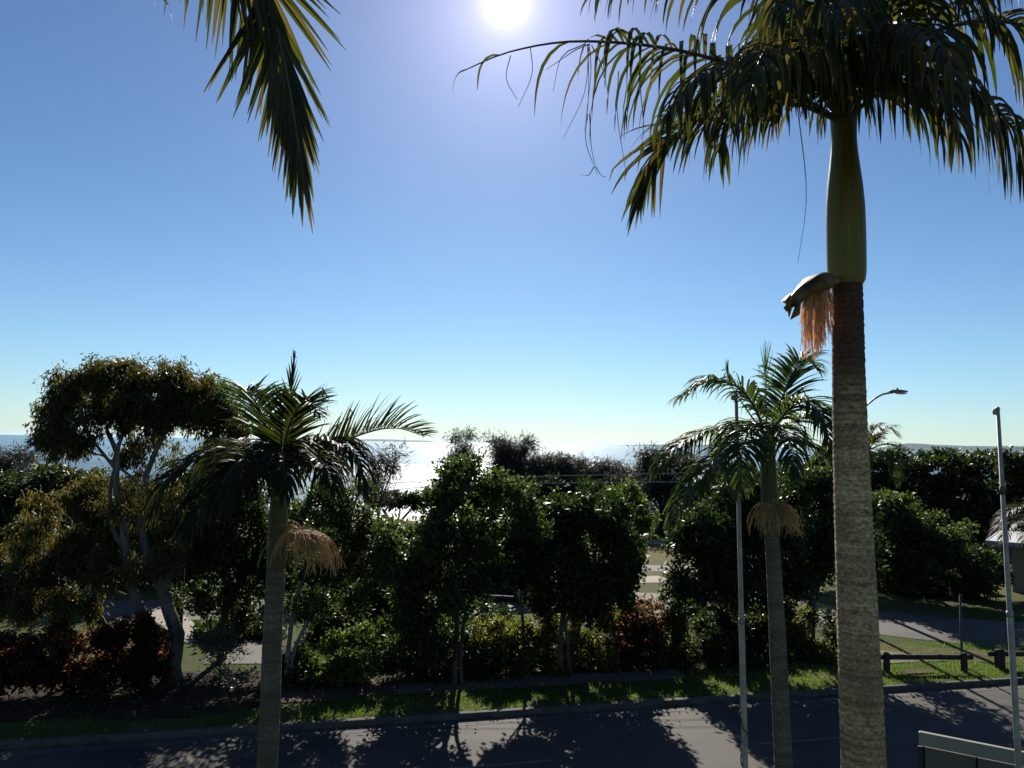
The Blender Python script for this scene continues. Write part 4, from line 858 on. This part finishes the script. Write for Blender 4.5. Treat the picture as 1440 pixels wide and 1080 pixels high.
# far land on the horizon
def land(name, pxs, Yd, hts, base=-2.7):
    mb = MB(); v = []
    pts = spline([Vector((p, h, 0)) for p, h in zip(pxs, hts)], 50); R = random.Random(3)
    for q in pts:
        d = ray(q.x, 630); k = Yd/d.y; x = d.x*k; h = max(1, q.y + R.uniform(-.05, .05)*q.y)
        v += [(x, Yd-900, base), (x, Yd-250, base+h*.7), (x, Yd, base + h), (x, Yd+1500, base)]
    mb.add(v, [(4*i+j, 4*i+4+j, 4*i+5+j, 4*i+1+j) for i in range(49) for j in (0, 1, 2)])
    return tag(obj(name, mb, MT['hill'], None, True), kind='structure')
land('far_hills', [1180, 1240, 1275, 1310, 1360, 1440, 1560, 1800], 16000, [10, 60, 150, 140, 120, 135, 110, 40])
land('far_headland', [860, 900, 930, 960, 1000, 1060, 1120], 22000, [5, 30, 55, 60, 70, 50, 20])
land('far_island', [470, 500, 540, 575, 600, 615], 20000, [5, 40, 60, 45, 40, 5])

# grass and fallen leaves
def in_bed(a, b): return True
n = 52000
a = RNG.uniform(-16, 24, n); b = RNG.uniform(.16, 1.72, n)
ax = RNG.uniform(10.2, 24, 22000); bx_ = RNG.uniform(1.6, 4.0, 22000)
a = np.concatenate([a, ax]); b = np.concatenate([b, bx_]); n = len(a)
keep = (np.sin(a*2.1)+np.sin(a*5.3+b*4)+RNG.normal(0, .8, n)) > np.where((a < -.5) & (b < 3), .55 + .9*np.clip(b-.8, 0, 1), -1.2); a = a[keep]; b = b[keep]; n = len(a)
p = np.stack([.974*a - .227*b - .227*18.72, .227*a + .974*b + .974*18.72, np.zeros(n)], 1)
h = RNG.uniform(.03, .085, n); dirn = RNG.normal(0, 1, (n, 2)); dirn /= np.linalg.norm(dirn, axis=1, keepdims=True)
sd = np.stack([-dirn[:, 1], dirn[:, 0], np.zeros(n)], 1)*RNG.uniform(.004, .009, (n, 1))
tip = p + np.concatenate([dirn*RNG.uniform(.01, .05, (n, 1)), h[:, None]], 1)
v = np.stack([p - sd, p + sd, tip], 1).reshape(-1, 3)
tag(obj('grass', (v, np.arange(n*3, dtype=np.int32).reshape(-1, 3)), MT['grass']), kind='stuff')
n = 5200
a = RNG.uniform(-18, 14, n); b = np.where(RNG.random(n) < .85, RNG.uniform(1.4, 5.0, n), RNG.normal(.3, .8, n))
b = np.where(b < -5, 1, b); zz = np.where(b < -.02, -.105, np.where(b < .16, .03, .03)); b = np.where((b > -.05) & (b < .0), .3, b)
p = np.stack([.974*a - .227*b - .227*18.72, .227*a + .974*b + .974*18.72, zz], 1)
v, f = leaves(p, 1, .02, .09, .045, 0, 1.5, .2)
v[:, 2] = np.maximum(v[:, 2], np.repeat(zz, 4) - .005)
n = 1500; a2 = RNG.uniform(-18, 22, n); b2 = -np.abs(RNG.normal(.04, .13, n)) - .03
p2 = np.stack([.974*a2 - .227*b2 - .227*18.72, .227*a2 + .974*b2 + .974*18.72, np.full(n, -.108)], 1)
v2, f2 = leaves(p2, 1, .01, .06, .03, 0, 2.5, .05); v2[:, 2] = np.clip(v2[:, 2], -.114, -.095)
f = np.concatenate([f, f2 + len(v)]); v = np.concatenate([v, v2])
tag(obj('fallen_leaves', (v, f), MT['litter']), kind='stuff')

# ------------------------------------------------------------------ street furniture
# street lamp
lbs = Vector((12.75, 29, 0))
lt = thing('street_lamp', 'tall street lamp with curved arm, head showing right of tallest trunk', 'street lamp', lbs)
top = P(1200, 592, 29); mb = MB()
mb.tube([lbs, lbs + Vector((0, 0, 1.2)), Vector((lbs.x, 29, top.z-.6))], [.11, .09, .055], 12); obj('post', mb, MT['lamp_metal'], lt, True)
mb = MB(); mb.tube(spline([Vector((lbs.x, 29, top.z-.6)), P(1204, 588, 29), P(1222, 567, 29), P(1240, 555, 29), P(1256, 552, 29)], 14), .036, 8); obj('arm', mb, MT['lamp_metal'], lt, True)
mb = MB(); hc = P(1264, 551.5, 29); vs = []; nn = 14
for i in range(nn+1):
    u = i/nn; r = math.sin(math.pi*min(1, max(0.0, .12+u*.86)))**.55
    for k in range(12):
        an = 2*math.pi*k/12; vs.append(hc + Vector(((u-.5)*.70, math.cos(an)*.15*r, max(-.045, math.sin(an)*.085)*r + .02)))
mb.add(vs, [(i*12+k, i*12+(k+1) % 12, (i+1)*12+(k+1) % 12, (i+1)*12+k) for i in range(nn) for k in range(12)] + [tuple(range(11, -1, -1)), tuple(nn*12+k for k in range(12))])
hd = obj('lamp_head', mb, MT['lamp_metal'], lt, True)
mb = MB(); vs = []
for i in range(9):
    u = i/8; r = math.sin(math.pi*(.08+u*.84))**.5
    for k in range(9):
        an = math.pi*(1+k/8); vs.append(hc + Vector(((u-.5)*.42+.08, math.cos(an)*.12*r, -.026 + math.sin(an)*.06*r)))
mb.add(vs, [(i*9+k, i*9+k+1, (i+1)*9+k+1, (i+1)*9+k) for i in range(8) for k in range(8)]); obj('lens', mb, MT['lamp_lens'], hd, True)
mb = MB(); mb.lathe([(.03, .0), (.035, .04), (.03, .06), (.012, .065)], hc + Vector((-.05, 0, .10)), 10); obj('light_sensor', mb, MT['black_post'], hd, True)
# overhead wires
for i, (dz, lab) in enumerate([(0, 'upper of two thin pale overhead wires crossing the tree crowns'), (-.42, 'lower of two thin pale overhead wires crossing the tree crowns')]):
    e = Vector((lbs.x-.02, 29.12, 5.75+dz)); q1 = P(720, 671+0*i, 27.5) + Vector((0, 0, dz*.55)); q0 = P(560, 679, 26.8) + Vector((0, 0, dz*.55)); w0 = Vector((-10.2, 24.2, 4.3+dz))
    mb = MB(); mb.tube(spline([w0, q0, q1, e], 60), .011, 5); tag(obj('overhead_wire', mb, MT['wire'], None, True), lab, 'wire', 'two overhead wires')
pw = Vector((-10.2, 24.3, 0)); pt = thing('power_pole', 'wooden power pole hidden in foliage behind the gum tree trunk', 'power pole', pw)
mb = MB(); mb.tube([pw, pw + Vector((0, 0, 4.6))], [.13, .10], 12); obj('post', mb, MT['timber'], pt, True)
mb = MB(); mb.box(pw + Vector((0, -.12, 4.1)), .1, .1, .7); obj('bracket', mb, MT['timber'], pt)

def flagpole(label, t, b, Yd, r, joints, band=None, rope=None):
    top = P(*t, Yd); bot = P(*b, Yd); d = (bot-top); base = top + d*((top.z+.02)/-d.z) if d.z < 0 else bot
    o = thing('flagpole', label, 'flagpole', base)
    jz = [P(b[0], j, Yd).z for j in joints]
    mb = MB(); zs = [base.z, jz[0], jz[0]+.015] + [top.z]
    f = lambda z: base.lerp(top, (z-base.z)/(top.z-base.z))
    mb.tube([f(base.z), f(jz[0]), f(jz[0]+.012), f(top.z)], [r*1.12, r*1.08, r*.92, r*.68], 16); obj('pole', mb, MT['pole_paint'], o, True)
    mb = MB(); mb.tube([f(jz[0]-.05), f(jz[0]+.02)], r*1.16, 16); obj('collar', mb, MT['galv'], o, True)
    mb = MB(); mb.tube([f(top.z-.005), f(top.z+.02), f(top.z+.035)], [r*.8, r*.8, r*.4], 14); mb.box(f(top.z-.03) + Vector((-r*1.1, 0, 0)), .05, .03, .07, 0, 0, .008); obj('pulley', mb, MT['galv'], o, True)
    if band:
        z = P(b[0], band, Yd).z; mb = MB(); mb.tube([f(z-.05), f(z+.05)], r*1.03, 16); obj('tape_band', mb, MT['pole_band'], o, True)
    if rope:
        mb = MB(); z0 = P(b[0], rope[0], Yd).z; z1 = P(b[0], rope[1], Yd).z; pts = []
        for k in range(60):
            u = k/59; z = z0 + (z1-z0)*u; an = 2.2 + u*8 + .5*math.sin(u*17); rr_ = r*1.12 + .010 + .008*math.sin(u*23)
            pts.append(f(z) + Vector((math.cos(an)*rr_, math.sin(an)*rr_, 0)))
        mb.tube(pts, .009, 6); obj('rope', mb, MT['rope'], o, True)
        mb = MB(); mb.box(f(P(b[0], 1040, Yd).z) + Vector((0, -r*1.5, 0)), .02, .03, .13, 0, 0, .006); obj('cleat', mb, MT['galv'], o)
flagpole('pale flagpole with dark rope wound at foot, left of slender palm', (1035, 556), (1048, 1080), 10, .034, [872], None, (1000, 1078))
flagpole('thin pale flagpole at the right edge with pulley on top', (1403, 576), (1433, 1080), 9.5, .033, [862], 690)

# timber barriers
def barrier(label, a, b, h, posts, seed):
    a = Vector(a); b = Vector(b); o = thing('log_barrier', label, 'barrier', a.lerp(b, .5), 'low timber barriers by the side road')
    d = (b-a).normalized(); rz = math.atan2(d.y, d.x); ln = (b-a).length
    mb = MB(); mb.box(a.lerp(b, .5) + Vector((0, 0, h-.11)), ln+.3, .11, .14, rz, 0, .025); obj('rail', mb, MT['timber'], o)
    for u in posts:
        mb = MB(); q = a.lerp(b, u) + Vector((-d.y, d.x, 0))*-.135; mb.box(q + Vector((0, 0, (h+.06)/2-.05)), .16, .15, h+.16, rz, 0, .03); obj('post', mb, MT['timber'], o)
barrier('long low timber barrier rail on lit grass right of tallest trunk', G(1236, 943), G(1362, 943), .50, [.06, .92], 1)
barrier('short timber barrier at right edge beyond the flagpole', G(1397, 938), G(1500, 938), .50, [.02, .075, .85], 2)
# thin sign post
sp = G(1353, 937); o = thing('sign_post', 'bare thin dark post standing behind the long timber barrier', 'post', sp)
mb = MB(); ht = P(1351, 838, sp.y).z; mb.tube([sp - Vector((0, 0, .1)), Vector((sp.x, sp.y, ht))], .036, 10); obj('post', mb, MT['black_post'], o, True)
mb = MB(); mb.lathe([(.041, 0), (.041, .03), (.02, .045)], (sp.x, sp.y, ht-.01), 10); obj('post_cap', mb, MT['black_post'], o, True)
# white guide post
gp_ = Vector((15.25, 32.6, 0)); o = thing('guide_post', 'small white guide post by the road right of tallest trunk', 'post', gp_)
mb = MB(); mb.box(gp_ + Vector((0, 0, .45)), .13, .07, .95, .2, 0, .015); obj('post', mb, MT['white_post'], o)
mb = MB(); mb.box(gp_ + Vector((0, -.04, .75)), .07, .012, .1, .2); obj('reflector', mb, MT['lens_red'], o)
# path light bollard
bq = G(938, 776); o = thing('bollard_light', 'small dark path bollard with white cap on the park lawn', 'bollard', bq)
mb = MB(); hz = P(938, 748, bq.y).z
mb.lathe([(.13, -.05), (.13, .5), (.06, .56), (.05, hz-.16), (.05, hz-.1)], bq, 14); obj('post', mb, MT['black_post'], o, True)
mb = MB(); mb.lathe([(.06, hz-.12), (.15, hz-.1), (.17, hz-.03), (.08, hz+.02), (.02, hz+.03)], bq, 14); obj('lamp_cap', mb, MT['white_post'], o, True)
mb = MB(); mb.lathe([(.145, .34), (.145, .44)], bq, 14); obj('band', mb, MT['white_post'], o, True)
# front fence
fa = G(1292, 1028, 1.8); fb = G(1440, 1057, 1.8); fd = (fb-fa).normalized(); fz = math.atan2(fd.y, fd.x); fl = 5.2
o = thing('panel_fence', 'grey panelled front fence with pale capping at the bottom right corner', 'fence', (fa.x, fa.y, 0))
def fp(u, dz, off=0.0): return Vector((fa.x, fa.y, 0)) + fd*u + Vector((-fd.y, fd.x, 0))*off + Vector((0, 0, dz))
mb = MB(); mb.box(fp(fl/2, 1.695), fl, .10, .21, fz, 0, .012); obj('capping', mb, MT['fence_cap'], o)
pw_ = .76; u = .07; k = 0
while u + pw_ < fl:
    mb = MB(); mb.box(fp(u + pw_/2, .775), pw_-.03, .06, 1.575, fz, 0, .006); obj('panel', mb, MT['fence_panel'], o); u += pw_
mb = MB(); mb.box(fp(fl/2, .775, .05), fl-.06, .03, 1.56, fz); obj('backing_rail', mb, MT['fence_gap'], o)
mb = MB(); mb.box(fp(.02, .775), .08, .085, 1.57, fz, 0, .01); obj('end_post', mb, MT['fence_gap'], o)
# house at the right
hx, hy = 0.0, 0.0
HX, HY = 23.5, 36.4
o = thing('beach_house', 'low house with white roof half hidden at the right edge', 'house', (0, 0, 0))
def hb(name, c, s, m, bev=0, parent=None, rx=0): mb = MB(); mb.box(c, *s, 0, rx, bev); return obj(name, mb, MT[m], parent or o)
wl = hb('wall', (hx+6, hy+1.4, 1.14), (12, 2.8, 2.28), 'wall')
mb = MB(); za, zb = 2.30, 2.46
mb.add([(hx-.9, hy-.9, za), (hx+13, hy-.9, za), (hx+13, hy+3.4, zb), (hx-.9, hy+3.4, zb), (hx-.9, hy-.9, za+.06), (hx+13, hy-.9, za+.06), (hx+13, hy+3.4, zb+.06), (hx-.9, hy+3.4, zb+.06)],
       [(3, 2, 1, 0), (4, 5, 6, 7), (0, 1, 5, 4), (1, 2, 6, 5), (2, 3, 7, 6), (3, 0, 4, 7)])
for k in range(5):
    x = hx-.9 + 2.78*k; mb.add([(x, hy-.9, za+.062), (x+.06, hy-.9, za+.062), (x+.06, hy+3.4, zb+.062), (x, hy+3.4, zb+.062), (x, hy-.9, za+.085), (x+.06, hy-.9, za+.085), (x+.06, hy+3.4, zb+.085), (x, hy+3.4, zb+.085)], [(4, 5, 6, 7), (0, 1, 5, 4), (1, 2, 6, 5), (3, 0, 4, 7)])
obj('roof', mb, MT['roof'], o)
hb('fascia', (hx+6.05, hy-.93, za-.02), (13.9, .05, .2), 'fascia')
mb = MB(); poly = [(-.55, 0), (.55, 0)] + [(.55*math.cos(a), .75 + .5*math.sin(a)) for a in np.linspace(0, math.pi, 11)]
vs = [(hx+1.75+x, hy-.03, .75+z) for x, z in poly] + [(hx+1.75+x, hy+.03, .75+z) for x, z in poly]; n = len(poly)
mb.add(vs, [tuple(range(n)), tuple(range(2*n-1, n-1, -1))] + [(i, n+i, n+(i+1) % n, (i+1) % n) for i in range(n)])
wd = obj('window', mb, MT['dark_glass'], o); hb('sill', (hx+1.75, hy-.08, .72), (1.3, .16, .06), 'fascia', .01, wd)
o.location = (HX, HY, 0); o.rotation_euler = (0, 0, rad(-40))
tree('broadleaf_shrub', 'round potted looking shrub by the wall under white roof', 'shrub', P(1411, 822, 35)*1.0, [(1411, 800, 35, 8, 9), (1413, 812, 35, 9, 9)], leaf='dark_leaf', nc=22, per=40, seed=72, ln=.16, wd=.09, crad=.25, trunk=(.04, .02))

# parked cars glimpsed through the trees
def car(label, loc, rz, paint):
    o = thing('parked_car', label, 'car', loc, 'cars parked behind the trees'); o.rotation_euler = (0, 0, rz)
    def part(name, mb, m, parent=None, smooth=False):
        q = obj(name, mb, m, None, smooth); q.parent = parent or o; return q
    prof = [(-2.1, .35), (-2.15, .62), (-2.05, .86), (-1.5, .93), (-1.05, .96), (.95, .95), (1.75, .86), (2.08, .72), (2.12, .42), (1.95, .26), (-1.95, .26)]
    mb = MB(); rows_ = []
    for yv, ins in ((-.84, .10), (-.80, .03), (-.72, 0), (.72, 0), (.80, .03), (.84, .10)):
        rows_.append([(x*(1-ins*.25), yv, z*(1-ins*.5) + .02*ins + .15*ins) for x, z in prof])
    n = len(prof); vs = [p for r in rows_ for p in r]
    mb.add(vs, [(i*n+j, i*n+(j+1) % n, (i+1)*n+(j+1) % n, (i+1)*n+j) for i in range(5) for j in range(n)] + [tuple(range(n-1, -1, -1)), tuple(5*n+j for j in range(n))])
    part('body', mb, paint, None, True)
    mb = MB(); g = [(-1.75, .94), (-1.15, 1.38), (.15, 1.42), (.95, .955)]
    vs = [(x, -.70 + (.10 if z > 1.2 else 0), z) for x, z in g] + [(x, .70 - (.10 if z > 1.2 else 0), z) for x, z in g]
    mb.add(vs, [(3, 2, 1, 0), (4, 5, 6, 7), (0, 1, 5, 4), (2, 3, 7, 6)]); part('window', mb, MT['dark_glass'])
    mb = MB()
    mb.box((-.5, 0, 1.41), 1.42, 1.24, .055, 0, 0, .02)
    for y in (-.66, .66):
        s_ = -1 if y > 0 else 1
        for p0, p1 in (((-1.78, y-.04*s_*-1, .94), (-1.16, y+.06*s_, 1.39)), ((.97, y, .955), (.16, y+.06*s_, 1.42)), ((-.42, y-.03*s_, .95), (-.42, y+.06*s_, 1.41))): mb.tube([p0, p1], .035, 6)
    part('roof', mb, paint)
    for x in (-1.3, 1.32):
        for y in (-.80, .80):
            mb = MB(); c = Vector((x, y, .31)); mb.tube([c + Vector((0, -.1, 0)), c + Vector((0, -.085, 0)), c + Vector((0, .085, 0)), c + Vector((0, .1, 0))], [.27, .31, .31, .27], 20)
            w = part('wheel', mb, MT['tyre'], None, True)
            mb = MB(); s_ = math.copysign(.105, y); mb.tube([c + Vector((0, s_, 0)), c + Vector((0, s_*1.08, 0))], [.2, .16], 14); q = part('rim', mb, MT['chrome'], w)
    for y in (-.58, .58):
        mb = MB(); mb.box((2.02, y, .66), .16, .32, .14, 0, 0, .03); part('headlight', mb, MT['lens_clear'])
        mb = MB(); mb.box((-2.08, y, .74), .12, .3, .16, 0, 0, .03); part('tail_light', mb, MT['lens_red'])
        mb = MB(); mb.box((.72, y*1.55, .98), .1, .16, .11, 0, 0, .03); part('mirror', mb, paint)
    return o
car('blue car parked behind the tall street tree, mostly hidden', (-.6, 33.0, .015), 2.95, MT['car_blue'])
car('silver car glinting behind the round street tree, mostly hidden', (2.6, 35.3, .0), .3, MT['car_silver'])

# ------------------------------------------------------------------ sea air
m, nt, out = mat('sea_haze')
pv = N(nt, 'ShaderNodeVolumePrincipled'); pv.inputs['Color'].default_value = (.55, .78, 1, 1); pv.inputs['Density'].default_value = 0.8e-5; pv.inputs['Anisotropy'].default_value = .3
L(nt, pv.outputs[0], out.inputs['Volume'])
mb = MB(); mb.box((0, 59000, 60), 130000, 122500, 260); tag(obj('haze', mb, m), kind='stuff')
# ------------------------------------------------------------------ light
SEL, SAZ = rad(30.9), rad(-0.96)
sd = Vector((math.sin(SAZ)*math.cos(SEL), math.cos(SAZ)*math.cos(SEL), math.sin(SEL)))
sl = bpy.data.lights.new('sun', 'SUN'); so = bpy.data.objects.new('sun', sl); C.objects.link(so)
sl.energy = 5.0; sl.angle = rad(.53); sl.color = (1.0, .93, .82)
so.rotation_euler = sd.to_track_quat('Z', 'Y').to_euler(); so.location = (0, 0, 60)
w = bpy.data.worlds.new('World'); S.world = w; w.use_nodes = True; nt = w.node_tree; nt.nodes.clear()
out = nt.nodes.new('ShaderNodeOutputWorld')
sky = N(nt, 'ShaderNodeTexSky', sky_type='NISHITA', sun_disc=False, sun_elevation=SEL, sun_rotation=SAZ, altitude=0, air_density=1.0, dust_density=.12, ozone_density=2.5)
tc = N(nt, 'ShaderNodeTexCoord')
sp_ = N(nt, 'ShaderNodeSeparateXYZ'); L(nt, tc.outputs['Generated'], sp_.inputs[0])
tint = ramp(nt, mth(nt, 'MAXIMUM', sp_.outputs[2], 0.0), [(0.0, (.74, .96, 1.20)), (.10, (.74, .95, 1.13)), (.30, (.66, .85, 1.02)), (.6, (.66, .80, .99))])
bg = N(nt, 'ShaderNodeBackground'); L(nt, mixc(nt, 1.0, sky.outputs[0], tint, 'MULTIPLY'), bg.inputs[0]); bg.inputs[1].default_value = .050
# bright air round the sun
dp = N(nt, 'ShaderNodeVectorMath', operation='DOT_PRODUCT'); L(nt, tc.outputs['Generated'], dp.inputs[0]); dp.inputs[1].default_value = sd
ang = mth(nt, 'ARCCOSINE', mth(nt, 'MINIMUM', dp.outputs['Value'], .9999999))
def halo(sig, k, col, p=1.0):
    e = mth(nt, 'EXPONENT', mth(nt, 'MULTIPLY', mth(nt, 'POWER', mth(nt, 'DIVIDE', ang, rad(sig)), p), -1.0))
    b = N(nt, 'ShaderNodeBackground'); b.inputs[0].default_value = c4(col); L(nt, mth(nt, 'MULTIPLY', e, k), b.inputs[1]); return b
acc = bg
for args in ((.75, 1.2, (1, .97, 1), 1.2), (3.4, .40, (1, .88, 1), 1.0), (10.5, .11, (.92, .68, 1), 1.2)):
    b = halo(*args); ad = N(nt, 'ShaderNodeAddShader'); L(nt, acc.outputs[0], ad.inputs[0]); L(nt, b.outputs[0], ad.inputs[1]); acc = ad
L(nt, acc.outputs[0], out.inputs[0])
vs_ = S.view_settings; vs_.view_transform = 'Standard'; vs_.look = 'None'; vs_.exposure = 0.8; vs_.gamma = 1.0
S.cycles.max_bounces = 6; S.cycles.transparent_max_bounces = 8; S.cycles.diffuse_bounces = 3; S.cycles.glossy_bounces = 3; S.cycles.transmission_bounces = 4
